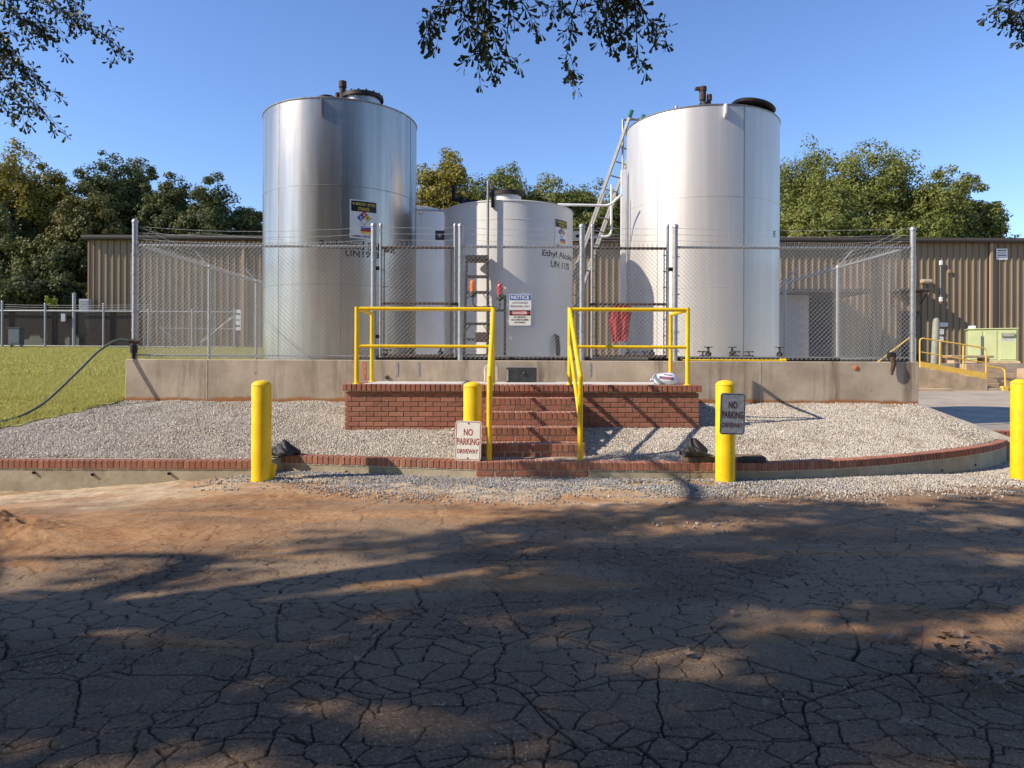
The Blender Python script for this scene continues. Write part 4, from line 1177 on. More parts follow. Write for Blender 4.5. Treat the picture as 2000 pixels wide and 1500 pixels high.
def fillet(pts, rad, n=5):
    """round the inner corners of a polyline"""
    P = [np.array(p, float) for p in pts]; out = [P[0]]
    for i in range(1, len(P)-1):
        a = unit(P[i-1]-P[i]); c = unit(P[i+1]-P[i])
        r = min(rad, np.linalg.norm(P[i-1]-P[i])*0.45, np.linalg.norm(P[i+1]-P[i])*0.45)
        p0 = P[i]+a*r; p2 = P[i]+c*r
        for k in range(n+1):
            t = k/n; out.append((1-t)**2*p0+2*t*(1-t)*P[i]+t*t*p2)
    out.append(P[-1]); return out

# ================================================================== yellow pipe railings on the landing
def railing(label, xo, xi, sgn):
    """xo outer front post, xi post beside the steps"""
    y0, y1, yb = 9.86, 10.92, 8.33
    zt, zm = 2.075, 1.56
    g = thing('yellow_railing', label, 'railing', ((xo+xi)/2, y0, PZ)); c = (xo+xi)/2
    L = lambda x, y, z: (x-c, y-y0, z-PZ)
    r = 0.029
    def pipe(nm, pts, rr=r):
        b = MB(); b.tube([L(*p) for p in pts], rr, 14); return b.build(nm, M['yellow'], g, smooth=True)
    xr = xo+(-sgn)*0.0
    pipe('corner_post', [(xo, y0, PZ-0.01), (xo, y0, zt+0.028)], 0.031)
    pipe('rear_post', [(xo, y1, PZ-0.01), (xo, y1, zt-0.0)], 0.029)
    pipe('top_rail', [(xo, y0, zt), (xi, y0, zt)], 0.027)
    pipe('return_rail', fillet([(xo, y0+0.02, zt), (xo, y1, zt), (xo, y1, zt-0.06)], 0.06), 0.027)
    pipe('mid_rail', [(xo, y0, zm), (xi, y0, zm)], 0.023)
    pipe('stair_top_post', [(xi, y0, PZ-0.01), (xi, y0, zt+0.026)], 0.031)
    zb = 1.165
    pipe('stair_rail', [(xi, y0, zt), (xi, yb, zb)], 0.029)
    pipe('stair_foot_post', [(xi, yb, CURB_Z-0.01), (xi, yb, zb+0.02)], 0.031)
    pipe('stair_mid_rail', [(xi, y0, zt-0.50), (xi, yb, zb-0.50)], 0.024)
    for p in ((xo, y0), (xo, y1), (xi, y0)):
        b = MB(); b.lathe([(0.055, 0.0), (0.055, 0.008), (0.036, 0.014), (0.032, 0.02)], c=L(p[0], p[1], PZ-0.004), n=18); b.build('foot_flange', M['yellow'], g, smooth=True)
railing('yellow pipe railing left of the brick steps', -2.135, -0.262, -1)
railing('yellow pipe railing right of the brick steps', 2.415, 0.795, 1)

# ================================================================== bollards
def bollard(label, x, y, z0, z1, r=0.108, collar=False):
    g = thing('yellow_bollard', label, 'bollard', (x, y, z0)); h = z1-z0
    b = MB(); prof = [(r, -0.15), (r, h-0.055)]
    for k in range(1, 8):
        a = k/8*math.pi/2; prof.append((r*math.cos(a), h-0.055+0.055*math.sin(a)))
    prof.append((0.0, h)); b.lathe(prof, n=40); b.build('pipe', M['yellow'], g, smooth=True)
    b = MB(); b.lathe([(r+0.0005, h-0.064), (r+0.003, h-0.060), (r+0.003, h-0.053), (r-0.001, h-0.049)], n=40); b.build('cap_weld', M['yellow'], g, smooth=True)
    if collar:   # paint-covered mortar where the pipe is let into the curb
        b = MB(); b.prism([(r-0.04, -0.06), (r+0.02, 0.02), (r+0.05, 0.17), (r-0.04, 0.19)], 0.0, 0.075, 'y')
        b.build('painted_collar', M['yellow'], g, bevel=0.012)
    return g
bollard('yellow bollard let into the curb at left beside a black sack', -2.80, 8.02, 0.02, 1.138, collar=True)
bollard('yellow bollard behind the white no parking sign beside the steps', -0.462, 8.43, 0.20, 1.118)
bollard('yellow bollard carrying the grey no parking sign', 2.39, 8.02, -0.03, 1.158)
bollard('yellow bollard at the right picture edge before the curved curb', 6.475, 9.12, -0.14, 1.158, 0.112)

# ================================================================== signs
def rrect(w, h, r, n=5):
    P = []
    for cx, cy, a0 in ((w/2-r, h/2-r, 0), (-w/2+r, h/2-r, 90), (-w/2+r, -h/2+r, 180), (w/2-r, -h/2+r, 270)):
        for k in range(n+1):
            a = R(a0+90*k/n); P.append((cx+r*math.cos(a), cy+r*math.sin(a)))
    return P
def frame_band(w, h, r, t, y):
    o = rrect(w, h, r); i = rrect(w-2*t, h-2*t, max(r-t, 0.002)); n = len(o)
    b = MB(); b.add([(p[0], y, p[1]) for p in o]+[(p[0], y, p[1]) for p in i], [(k, (k+1) % n, n+(k+1) % n, n+k) for k in range(n)]); return b
def no_parking(label, loc, rot, face, ink, holes):
    w, h = 0.305, 0.457
    g = thing('no_parking_sign', label, 'sign', loc); g.rotation_euler = rot
    b = MB(); b.prism([(p[0], p[1]+h/2) for p in rrect(w, h, 0.035)], -0.001, 0.001, 'y'); pan = b.build('panel', face, g)
    bo = frame_band(w-0.018, h-0.018, 0.030, 0.007, -0.0022); bo.v = [(p[0], p[1], p[2]+h/2) for p in bo.v]
    bo.build('border', ink, g)
    fn = lambda u, v: (u, -0.0024, v+h/2)
    text_on('NO', 0.105, 0.078, fn, ink, g, cz=0.098, bold=0.02)
    text_on('PARKING', 0.258, 0.080, fn, ink, g, cz=-0.010, bold=0.02)
    text_on('DRIVEWAY', 0.245, 0.052, fn, ink, g, cz=-0.122, bold=0.025)
    for dz in (h/2-0.03, -h/2+0.03):
        b = MB(); b.lathe([(0.009, -0.004), (0.009, 0.0), (0.004, -0.004)], c=(0, -0.001, dz+h/2), n=10, axis='y'); b.build('bolt', holes, g)
    return g
no_parking('white no parking driveway sign with red letters leaning on the curb', (-0.51, 8.262, 0.212), (R(-5.0), R(1.0), R(-5)), M['sign_white'], M['sign_red'], M['rust'])
no_parking('tarnished grey no parking driveway sign bolted to a bollard', (2.425, 7.892, 0.56), (R(-1.0), R(2.2), R(12)), M['sign_grey'], M['sign_maroon'], M['galv'])
# fence signs
sg = thing('notice_sign', 'white notice authorized personnel only sign on the fence', 'sign', (fX(1015.5), FY-0.045, 2.19))
b = MB(); b.prism([(p[0], p[1]+0.124) for p in rrect(0.355, 0.25, 0.012)], -0.0015, 0.0015, 'y'); b.build('panel', M['white'], sg)
b = MB(); b.box(-0.168, 0.168, -0.0035, -0.0016, 0.150, 0.240); b.build('header', M['blue'], sg)
fn = lambda u, v: (u, -0.0045, v)
text_on('NOTICE', 0.29, 0.062, fn, M['white'], sg, cz=0.195, bold=0.025)
fn = lambda u, v: (u, -0.003, v)
text_on('AUTHORIZED', 0.25, 0.034, fn, M['sblack'], sg, cz=0.108, bold=0.0); text_on('PERSONNEL ONLY', 0.32, 0.034, fn, M['sblack'], sg, cz=0.050, bold=0.0)
sg = thing('danger_sign', 'danger no smoking sign below the notice sign on the fence', 'sign', (fX(1015), FY-0.045, 1.935))
b = MB(); b.prism([(p[0], p[1]+0.124) for p in rrect(0.355, 0.25, 0.02)], -0.0015, 0.0015, 'y'); b.build('panel', M['sign_white'], sg)
b = MB(); b.box(-0.168, 0.168, -0.0035, -0.0016, 0.160, 0.242); b.build('header', M['sblack'], sg)
b = MB(); b.prism([(0.155*math.cos(a), 0.201+0.034*math.sin(a)) for a in np.linspace(0, 2*math.pi, 28, endpoint=False)], -0.0050, -0.0036, 'y'); b.build('oval', M['red'], sg)
fn = lambda u, v: (u, -0.0062, v); text_on('DANGER', 0.235, 0.042, fn, M['white'], sg, cz=0.201, bold=0.03)
fn = lambda u, v: (u, -0.003, v)
for s_, w_, z_ in (('NO SMOKING', 0.19, 0.132), ('NO OPEN FLAMES', 0.27, 0.090), ('NO SPARKS', 0.17, 0.048)):
    text_on(s_, w_, 0.028, fn, M['sblack'], sg, cz=z_, bold=0.02)

# ================================================================== things inside the dike
# rusty fixed ladder
ld = thing('steel_step_ladder', 'rusty black steel ladder before the short white tank', 'ladder', (-0.64, 12.95, 0.98))
for s in (-1, 1):
    b = MB(); b.box(-0.022, 0.022, -0.03, 0.03, 0, 2.28, Matrix.Translation((s*0.235, 0, 0)) @ Matrix.Rotation(R(-s*1.2), 4, 'Y') @ Matrix.Rotation(R(-2), 4, 'X')); b.build('side_rail', M['black_steel'], ld)
for i in range(8):
    z = 0.2+i*0.285; w = 0.235-z*0.021
    b = MB(); b.box(-w, w, -0.055+z*0.035, 0.075+z*0.035, z-0.022, z+0.022)
    if i == 7: b.box(-w-0.02, w+0.02, -0.07+z*0.035, 0.16+z*0.035, z+0.04, z+0.10)
    b.build('tread', M['black_steel'], ld)
    if i in (1, 3, 5):
        for s in (-1, 1):
            b = MB(); b.tube([(s*(w-0.005), 0.04, z-0.14), (s*(w-0.10), 0.04, z-0.02)], 0.010, 6); b.build('knee_brace', M['black_steel'], ld)
b = MB(); b.box(-0.03, 0.20, -0.06, 0.06, 0.72, 0.90); b.build('junction_plate', M['rust'], ld, bevel=0.01)
# tall pale conduit beside the ladder
cd = thing('vent_conduit', 'tall thin pale pipe rising past the short white tank roof', 'pipe', (fX(952)*13.1/FY, 13.1, 0.98))
b = MB(); b.tube(fillet([(0, 0, 0), (0, 0, 3.66), (0.03, 0.05, 3.70), (0.07, 0.1, 3.55)], 0.04), 0.024, 10); b.build('pipe', M['alu'], cd, smooth=True)
b = MB(); b.lathe([(0.032, 3.2), (0.032, 3.5)], c=(0.085, 0.06, 0), n=8); b.build('vent_drop', M['black_steel'], cd, smooth=True)
# beacons on a small stand
bc = thing('beacon_stand', 'dark steel stand carrying orange and red warning beacons', 'warning light', (fX(960)*12.4/FY, 12.4, 0.98))
x1_ = (986-960)/1400*12.4; zt_ = 1.363+(705-577)/1400*12.4-0.98
b = MB(); b.box(x1_-0.022, x1_+0.022, -0.022, 0.022, 0, zt_); b.build('upright', M['black_steel'], bc)
b = MB(); b.box(-0.35, x1_-0.022, -0.018, 0.018, zt_-0.28, zt_-0.24); b.build('crossbar', M['black_steel'], bc)
for px, py, m in ((923, 560, 'orange_lens'), (976, 566, 'red_lens')):
    x = (px-960)/1400*12.4; z = 1.363+(705-py)/1400*12.4-0.98
    b = MB(); b.lathe([(0.052, -0.09), (0.056, 0.05), (0.05, 0.09), (0.03, 0.112), (0.0, 0.118)], c=(x, 0, z), n=20); b.build('beacon_lens', M[m], bc, smooth=True)
    b = MB(); b.lathe([(0.03, -0.19), (0.066, -0.17), (0.066, -0.10), (0.058, -0.088)], c=(x, 0, z), n=18); b.box(x-0.0, x+0.07, -0.03, 0.03, z-0.16, z-0.08); b.build('beacon_base', M['dark_iron'], bc, smooth=True)
    b = MB(); b.tube(fillet([(x, 0, z-0.17), (x, 0, z-0.34), (-0.14 if px < 950 else 0.0, 0, z-0.36)], 0.1, 7), 0.013, 8); b.build('cable', M['black'], bc, smooth=True)
b = MB(); b.box(-0.16, 0.03, -0.03, 0.03, zt_-0.235, zt_-0.19); b.build('junction_box', M['black_steel'], bc)

# aluminium extension ladder behind, leaning on the right tank
A0, A1 = np.array((0.62, 16.85, 1.0)), np.array((2.50, 14.95, 6.55)); wv = np.array((0.30, 0.28, 0.0))
el = thing('extension_ladder', 'aluminium extension ladder leaning against the silver tank', 'ladder', tuple(A0))
ax = unit(A1-A0); nn = unit(np.cross(ax, wv))
for k_, (o_, L_, nm) in enumerate(((0.0, 1.0, 'rail'), (1.0, 1.0, 'rail'))):
    p0 = wv*o_; p1 = (A1-A0)*L_+wv*o_
    for f0, f1, off, col in ((0.0, 0.72, 0.0, 'alu'), (0.45, 1.0, 0.045, 'alu')):
        b = MB(); q0 = p0+(p1-p0)*f0+nn*off; q1 = p0+(p1-p0)*f1+nn*off
        s1 = unit(wv)*0.016; s2 = nn*0.035
        vs = [q+sx*s1+sy*s2 for q in (q0, q1) for sx, sy in ((-1, -1), (1, -1), (1, 1), (-1, 1))]
        b.add(vs, [(0, 1, 2, 3), (7, 6, 5, 4)]+[(j, (j+1) % 4, 4+(j+1) % 4, 4+j) for j in range(4)]); b.build('side_rail', M[col], el)
    b = MB(); b.tube([p1+nn*0.045-ax*0.10, p1+nn*0.045+ax*0.05], 0.045, 8); b.build('rail_cap', pm('green_cap', (0.03, 0.16, 0.12), 0.5), el)
LL = np.linalg.norm(A1-A0)
for i in range(int(LL/0.305)):
    p = ax*(0.25+i*0.305)
    b = MB(); b.tube([p, p+wv], 0.016, 8); b.build('rung', M['alu'], el, smooth=True)
# pipework between white and silver tanks
def pipe_thing(name, label, pts, r, mat, fil=0.08, cat='pipe'):
    o = np.array(pts[0], float); g = thing(name, label, cat, tuple(o))
    b = MB(); b.tube(fillet([np.array(p)-o for p in pts], fil), r, 10); b.build('pipe', M[mat], g, smooth=True)
    for p in (pts[0], pts[-1]):
        pass
    return g
def W3(px, py, Y): return ((px-1000)/1400*Y, Y, EYE-(py-705)/1400*Y)
pipe_thing('vapour_pipe', 'pale pipe from the short white tank roof to the ladder', [W3(1088, 399, 14.4), W3(1190, 401, 14.4), W3(1212, 380, 14.2)], 0.024, 'white', 0.12)
pipe_thing('drop_pipe', 'pale bent pipe hanging beside the extension ladder', [W3(1193, 360, 14.6), W3(1193, 461, 14.6), W3(1150, 463, 14.6)], 0.024, 'white', 0.12)
pipe_thing('riser_pipe', 'thin riser pipe climbing the left edge of the silver tank', [W3(1215, 690, 15.25), W3(1215, 233, 15.25), W3(1250, 232, 15.3)], 0.026, 'galv', 0.03)
pipe_thing('overflow_pipe', 'short pale pipe between stainless tank and white tank', [W3(808, 411, 15.0), W3(868, 412, 14.9)], 0.026, 'white')
ch = thing('white_channel', 'white upright channel standing against the silver tank', 'channel', (W3(1213, 0, 14.85)[0], 14.85, 0.98))
b = MB(); b.box(-0.01, 0.085, -0.02, 0.02, 0, 4.36); b.box(-0.01, 0.0, 0.02, 0.08, 0, 4.36); b.build('channel', M['white'], ch)
# pipe manifold on the dike floor near the gate
mf = thing('pipe_manifold', 'low dark pipe run with valves at the tank bases', 'pipe', (0.6, 12.05, 0.98))
b = MB(); b.tube([(-3.0, 0, 0.42), (4.9, 0, 0.42)], 0.045, 10); b.build('pipe', M['black_steel'], mf, smooth=True)
for x in (-2.3, -1.8, 1.35, 1.75, 2.7, 3.1, 3.9):
    b = MB(); b.lathe([(0.03, -0.42), (0.03, 0.0), (0.075, 0.0), (0.075, 0.03), (0.05, 0.05), (0.05, 0.12), (0.02, 0.13), (0.02, 0.2), (0.07, 0.2), (0.07, 0.215)], c=(x, 0, 0.42), n=14); b.build('valve', M['dark_iron'], mf, smooth=True)
pipe_thing('yellow_pipe', 'thin yellow pipe lying along the dike wall top', [(2.74, 11.49, 1.388), (4.36, 11.49, 1.386)], 0.014, 'yellow')
b = MB(); b.lathe([(0.03, 0), (0.03, 0.09)], c=(4.34, 11.49, 1.385), n=12, axis='x')
o_ = bpy.data.objects['yellow_pipe']; f_ = MB(); f_.lathe([(0.03, 0.0), (0.03, 0.09)], c=(1.56, 0, -0.002), n=12, axis='x'); f_.build('coupling', M['yellow'], o_, smooth=True)
pipe_thing('grey_pipe', 'grey pipe lying on the dike wall below the red jacket', [(1.28, 11.60, 1.40), (2.2, 11.62, 1.40)], 0.022, 'galv')

# red jacket hung on the gate
jk = thing('red_jacket', 'crumpled red work jacket hanging from the gate rail', 'jacket', (fX(1210), FY+0.06, 1.68))
def cloth():
    nu, nv = 26, 30; vs = []; fs = []
    for side in (0, 1):
        for j in range(nv+1):
            v = j/nv
            half = 0.115+0.055*math.sin(v*2.4)+0.012*v
            cxx = -0.005+0.03*v
            for i in range(nu+1):
                u = i/nu*2-1
                fold = 0.030*math.sin(u*7+v*3)+0.018*math.sin(u*15-v*5)+0.010*math.sin(v*13+u*4)
                thick = 0.055*math.sqrt(max(0, 1-u*u))*(0.6+0.4*v)
                y = (-thick if side == 0 else thick*0.7)+fold*0.8*(1-abs(u)*0.4)
                zlow = 0.012*math.sin(u*4)
                sh = -0.03*abs(u)**2*(v > 0.9)
                vs.append((cxx+u*half+0.012*math.sin(v*9)*(abs(u)), y, zlow*(1-v)+v*0.60+sh))
        o = side*(nu+1)*(nv+1)
        for j in range(nv):
            for i in range(nu):
                a = o+j*(nu+1)+i; q = (a, a+1, a+nu+2, a+nu+1); fs.append(q if side == 0 else q[::-1])
    b = MB(); b.add(vs, fs)
    return b
cloth().build('jacket_body', M['cloth_red'], jk, smooth=True)
b = MB(); b.tube([(-0.07, -0.02, 0.60), (0.0, -0.06, 0.585), (0.08, -0.02, 0.61)], 0.022, 8); b.build('collar', M['cloth_red'], jk, smooth=True)

# ================================================================== things on and around the landing
def lump(name, label, cat, loc, sx, sy, sz, mat, seed, rz=0, peak=0.0, part='sack', sub=5):
    g = thing(name, label, cat, loc, rz)
    bm = bmesh.new(); bmesh.ops.create_icosphere(bm, subdivisions=sub, radius=1.0)
    for v in bm.verts:
        p = v.co.copy()
        n_ = 0.16*math.sin(p.x*5+seed)+0.12*math.sin(p.y*7+seed*2+p.z*3)+0.08*math.sin(p.z*9+p.x*8+seed)+0.05*math.sin(p.x*19+p.z*13)+0.22*(abs(math.sin(3.2*math.atan2(p.y, p.x)+seed+p.z*1.6))-0.6)*(0.3+max(p.z, 0))
        q = p*(1+0.55*n_)
        if peak and q.z > 0: q.x *= 1-peak*min(q.z, 1); q.y *= 1-peak*0.7*min(q.z, 1)
        q.z = max(q.z, -0.35)
        v.co = Vector((q.x*sx, q.y*sy, (q.z+0.35)*sz))
    me = bpy.data.meshes.new(part); bm.to_mesh(me); bm.free(); me.materials.append(mat); me.shade_smooth()
    link(part, me, g); return g
lump('black_sack', 'crumpled black sack on the curb beside the leftmost bollard', 'sack', (-2.76, 8.70, 0.212), 0.18, 0.14, 0.13, M['bag_black'], 1.3, 0.3, 0.6)
g = lump('black_sack', 'black sack on a wooden block against the grey sign bollard', 'sack', (2.09, 8.26, 0.285), 0.155, 0.13, 0.15, M['bag_black'], 4.1, -0.2, 0.6)
def block(name, label, x, y, z, w, d, h, rz, dark=True):
    g = thing(name, label, 'block', (x, y, z), rz)
    b = MB(); b.box(-w/2, w/2, -d/2, d/2, 0, h); b.build('beam', M['wood'], g, bevel=0.008)
    b = MB(); b.box(-w/2+0.02, w/2+0.012, -d/2-0.016, -d/2-0.001, 0.004, h-0.008); b.build('face_board', M['battery'], g, bevel=0.004)
block('timber_block', 'dark weathered timber block under the black sack', 2.16, 8.28, 0.211, 0.34, 0.20, 0.075, R(4))
block('timber_block', 'dark weathered timber block on the curb right of the bollard', 2.70, 8.30, 0.211, 0.40, 0.19, 0.072, R(-3))
ch_ = thing('steel_chain', 'thin rusty chain hanging from the sack over the curb', 'chain', (2.03, 8.135, 0.27))
for i in range(15):
    b = MB(); pts = [(0.008*math.cos(a), 0, 0.014*math.sin(a)) for a in np.linspace(0, 2*math.pi, 9)]
    b.tube(pts, 0.0028, 5, caps=False)
    b.build('chain_link', M['rust'], ch_, loc=(-0.012*math.sin(i*0.35)-i*0.001, -0.006, -i*0.021), rot=(0, random.uniform(-0.3, 0.3), R(90)*(i % 2)+0.4), smooth=True)
b = MB(); b.lathe([(0.010, -0.02), (0.024, -0.02), (0.024, 0.03), (0.010, 0.03)], n=12, axis='y'); b.build('anchor_ring', M['stucco'], ch_, loc=(-0.06, 0.01, -0.235), smooth=True)

# white sack with purple print
wb = thing('white_sack', 'full white plastic sack with purple print on the landing', 'sack', (2.20, 10.30, PZ-0.006), R(-6))
bm = bmesh.new(); bmesh.ops.create_icosphere(bm, subdivisions=4, radius=1.0)
for v in bm.verts:
    p = v.co
    ex = lambda a, k: math.copysign(abs(a)**k, a)
    q = Vector((ex(p.x, 0.7), ex(p.y, 0.75), ex(p.z, 0.8)))
    q.z += 0.06*math.sin(p.x*6)*abs(p.z)+0.035*math.sin(p.x*23)*(0.6 if p.z < 0.4 else 0.2)
    q.z -= 0.35*max(0, abs(p.x)-0.55)*(p.z > 0)
    q.z = max(q.z, -0.72)
    v.co = Vector((q.x*0.185, q.y*0.17, (q.z+0.72)*0.098))
me = bpy.data.meshes.new('sack_body'); bm.to_mesh(me); bm.free(); me.materials.append(M['bag_white']); me.shade_smooth(); sb = link('sack_body', me, wb)
from mathutils.bvhtree import BVHTree
_bv = BVHTree.FromPolygons([v.co.copy() for v in me.vertices], [tuple(p.vertices) for p in me.polygons])
def decal(nm, x0, x1, z0, z1, mat, parent, lift):
    nx_, nz_ = 10, 4; vs = []; fs = []
    for j in range(nz_+1):
        for i in range(nx_+1):
            x = x0+(x1-x0)*i/nx_; z = z0+(z1-z0)*j/nz_ - (x-x0)*0.10
            h = _bv.ray_cast(Vector((x, -1, z)), Vector((0, 1, 0)))
            p = h[0] if h[0] else Vector((x, 0, z)); vs.append((p.x, p.y-lift, p.z+lift*0.3))
    for j in range(nz_):
        for i in range(nx_): a = j*(nx_+1)+i; fs.append((a, a+1, a+nx_+2, a+nx_+1))
    b = MB(); b.add(vs, fs); b.build(nm, mat, parent, smooth=True)
decal('printed_band', -0.10, 0.105, 0.088, 0.122, M['bag_purple'], wb, 0.004)
decal('printed_panel', -0.055, 0.068, 0.089, 0.107, M['bag_pink'], wb, 0.007)
decal('printed_band', -0.03, 0.085, 0.137, 0.149, M['bag_purple'], wb, 0.004)
for s in (-1, 1):
    b = MB(); b.tube([(s*0.170, -0.12, 0.02), (s*0.20, -0.05, 0.05), (s*0.20, 0.04, 0.07), (s*0.17, 0.12, 0.05)], [0.006, 0.010, 0.010, 0.006], 6); b.build('sealed_seam', M['bag_white'], wb, smooth=True)

# dark box, arched pale plate, dropped bracket
bx = thing('black_box', 'dark slate coloured box standing on the landing behind the steps', 'box', (0.145, 11.12, PZ-0.006))
b = MB(); b.box(-0.235, 0.235, -0.12, 0.12, 0, 0.225); b.build('case', M['battery'], bx, bevel=0.008)
b = MB(); b.box(-0.225, 0.225, -0.11, 0.11, 0.2255, 0.236); b.build('lid', M['galv'], bx, bevel=0.004)
b = MB(); b.lathe([(0.018, -0.018), (0.028, -0.010), (0.028, 0.002)], c=(0.05, -0.121, 0.135), n=14, axis='y'); b.build('knob', M['black'], bx, smooth=True)
b = MB(); b.box(-0.232, -0.2, -0.125, -0.1205, 0.02, 0.20); b.build('corner_strap', M['galv'], bx)
ar = thing('arched_plate', 'pale round topped upright plate leaning by the left stair rail', 'plate', (-0.325, 11.22, PZ-0.006)); ar.rotation_euler = (R(-8), 0, R(4))
P_ = [(-0.11, 0.0), (0.11, 0.0), (0.115, 0.20)]+[(0.115*math.cos(a), 0.20+0.08*math.sin(a)) for a in np.linspace(0.2, math.pi-0.2, 9)]+[(-0.115, 0.20)]
b = MB(); b.prism(P_, -0.03, 0.03, 'y'); b.build('plate', M['stone_pale'], ar, bevel=0.012)
bk = thing('dropped_bracket', 'small dark bent bracket lying on the dike wall edge', 'bracket', (-0.02, 11.46, 1.372), R(25))
b = MB(); b.prism([(-0.06, 0), (0.03, 0), (0.07, 0.035), (0.02, 0.035), (0.0, 0.06), (-0.05, 0.03)], -0.03, 0.03, 'y'); b.build('bracket', M['dark_iron'], bk)
# hose clamp bundle at right wall corner
hb = thing('hose_bundle', 'rusty chain and coupling hanging over the right end of the wall', 'coupling', (6.03, 11.385, 1.40))
b = MB(); b.tube([(0, 0.05, 0.05), (0.0, -0.02, 0.03), (0.01, -0.045, -0.06), (-0.01, -0.045, -0.16), (-0.02, -0.04, -0.24)], [0.05, 0.05, 0.035, 0.03, 0.015], 10); b.build('strap', M['rust'], hb, smooth=True)
b = MB(); b.lathe([(0.05, -0.05), (0.06, 0.0), (0.05, 0.05)], c=(0, 0.0, 0.07), n=12, axis='x'); b.build('coupling', M['dark_iron'], hb, smooth=True)

# garden hose arching from the fence foot over the lawn
def hz(x, y): return float(h_lawn2(np.array([x]), np.array([y]))[0])
hp = [(-6.05, 11.40, 1.66), (-6.25, 11.35, 1.67), (-6.45, 11.2, 1.50), (-6.62, 11.0, 1.22), (-6.78, 10.8, 0.95), (-6.93, 10.62, 0.72), (-7.05, 10.35, 0.56), (-7.15, 10.0, 0.485), (-7.25, 9.6, 0.44), (-7.5, 9.2, 0.40), (-8.0, 8.9, 0.36), (-8.6, 8.8, 0.34)]
hp = smooth_path([np.array(p) for p in hp], 5)
ho = thing('garden_hose', 'dark green hose arching from the fence corner down to the gravel', 'hose', tuple(hp[0]))
b = MB(); b.tube([p-hp[0] for p in hp], 0.019, 12); b.build('hose', M['hose'], ho, smooth=True)
b = MB(); b.tube([(0.10, 0.02, -0.02), (-0.03, -0.01, 0.003)], 0.034, 12); b.build('brass_coupling', M['rust'], ho, smooth=True)
vb = thing('fence_foot_valve', 'small black valve fixed at the foot of the left corner post', 'valve', (-6.07, 11.50, 1.372))
b = MB(); b.lathe([(0.03, 0), (0.03, 0.1), (0.055, 0.1), (0.055, 0.22), (0.03, 0.24), (0.02, 0.32)], n=14); b.build('body', M['dark_iron'], vb, smooth=True)

# ================================================================== brown metal building
BY, BZ0, BZ1 = 34.05, 1.2, 7.06
bd = thing('brown_metal_building', 'long low brown ribbed metal building behind the tanks', 'building', (3.0, BY, BZ0))
BX0 = -20.1; NP = 53; PWID = 0.9144
prof = []
for k_ in range(3):
    x = k_*0.3048
    prof += [(x, 0), (x+0.195, 0), (x+0.212, -0.055), (x+0.255, -0.055), (x+0.272, 0)]
    # slight pencil ribs between
prof += [(PWID, 0)]
hB = BZ1-BZ0
b = MB(); vs = [(x, y, 0) for x, y in prof]+[(x, y, hB) for x, y in prof]; n_ = len(prof)
b.add(vs, [(i, i+1, n_+i+1, n_+i) for i in range(n_-1)])
pan = bpy.data.meshes.new('wall_panel'); pan.from_pydata(b.v, [], b.f); pan.materials.append(M['brown_wall'])
for i in range(NP): link('wall_panel', pan, bd, (BX0-3.0+i*PWID, random.uniform(-0.0015, 0.0015), 0))
BX1 = BX0+NP*PWID
b = MB(); b.box(BX0-3.15, BX1-3.0, -0.36, 0.0, hB-0.02, hB+0.13); b.box(BX0-3.17, BX1-3.0, -0.40, -0.361, hB+0.04, hB+0.16); b.build('eave_gutter', M['brown_trim'], bd)
b = MB(); b.add([(BX0-3.1, -0.35, hB+0.135), (BX1-3.0, -0.35, hB+0.135), (BX1-3.0, 12.0, hB+0.75), (BX0-3.1, 12.0, hB+0.75)], [(0, 1, 2, 3)]); b.build('roof_sheet', M['roof'], bd)
b = MB(); b.box(BX0-3.01, BX1-3.0, 0.05, 14.0, -0.3, hB-0.025); b.build('wall_body', M['brown_trim'], bd)
b = MB(); b.box(BX0-3.05, BX0-2.97, -0.045, 0.06, -0.2, hB-0.021); b.build('corner_trim', M['clay_pipe'] if False else pm('rusty_corner_trim', (0.20, 0.12, 0.075), 0.6), bd)
def bx_at(px): return (px-1000)/1400*(BY-0.04)-3.0
for px, m in ((1933, 'downspout'), (476, 'downspout'), (1700, 'downspout')):
    x = bx_at(px); b = MB(); b.box(x-0.06, x+0.06, -0.17, -0.06, 0.1, hB-0.03); b.build('downspout', pm('tan_downspout', (0.34, 0.24, 0.15), 0.5) if px != 1700 else M['brown_trim'], bd, bevel=0.01)
def wall_thing(name, label, cat, px, py, fn_, d=0.05):
    x, y, z = W3(px, py, BY-0.05); return thing(name, label, cat, (x, BY-0.045, z))
g = wall_thing('wall_lamp', 'tan box wall lamp on the brown building above the ramp', 'lamp', 1805, 547, None)
b = MB(); b.prism([(0, -0.09), (-0.30, -0.07), (-0.30, 0.0), (-0.22, 0.09), (0, 0.09)], -0.22, 0.22, 'x'); b.build('housing', pm('tan_lamp', (0.40, 0.31, 0.22), 0.5), g, bevel=0.01)
b = MB(); b.box(-0.18, 0.18, -0.26, -0.05, -0.097, -0.085); b.build('lens', M['white'], g)
g = wall_thing('camera_conduit', 'thin vertical conduit with white boxes on the brown building', 'conduit', 1836, 547, None)
b = MB(); b.tube([(0, -0.03, -0.85), (0, -0.03, 0.85)], 0.02, 8); b.build('tube', M['galv'], g)
for z in (-0.85, 0.88):
    b = MB(); b.box(-0.07, 0.07, -0.10, 0.0, z-0.11, z+0.11); b.build('white_box', M['white'], g, bevel=0.02)
g = wall_thing('wall_vent', 'small tan vent box high on the brown building', 'vent', 1852, 527, None)
b = MB(); b.box(-0.06, 0.06, -0.10, 0, -0.08, 0.08); b.build('hood', pm('tan_vent', (0.3, 0.2, 0.12), 0.6), g, bevel=0.01)
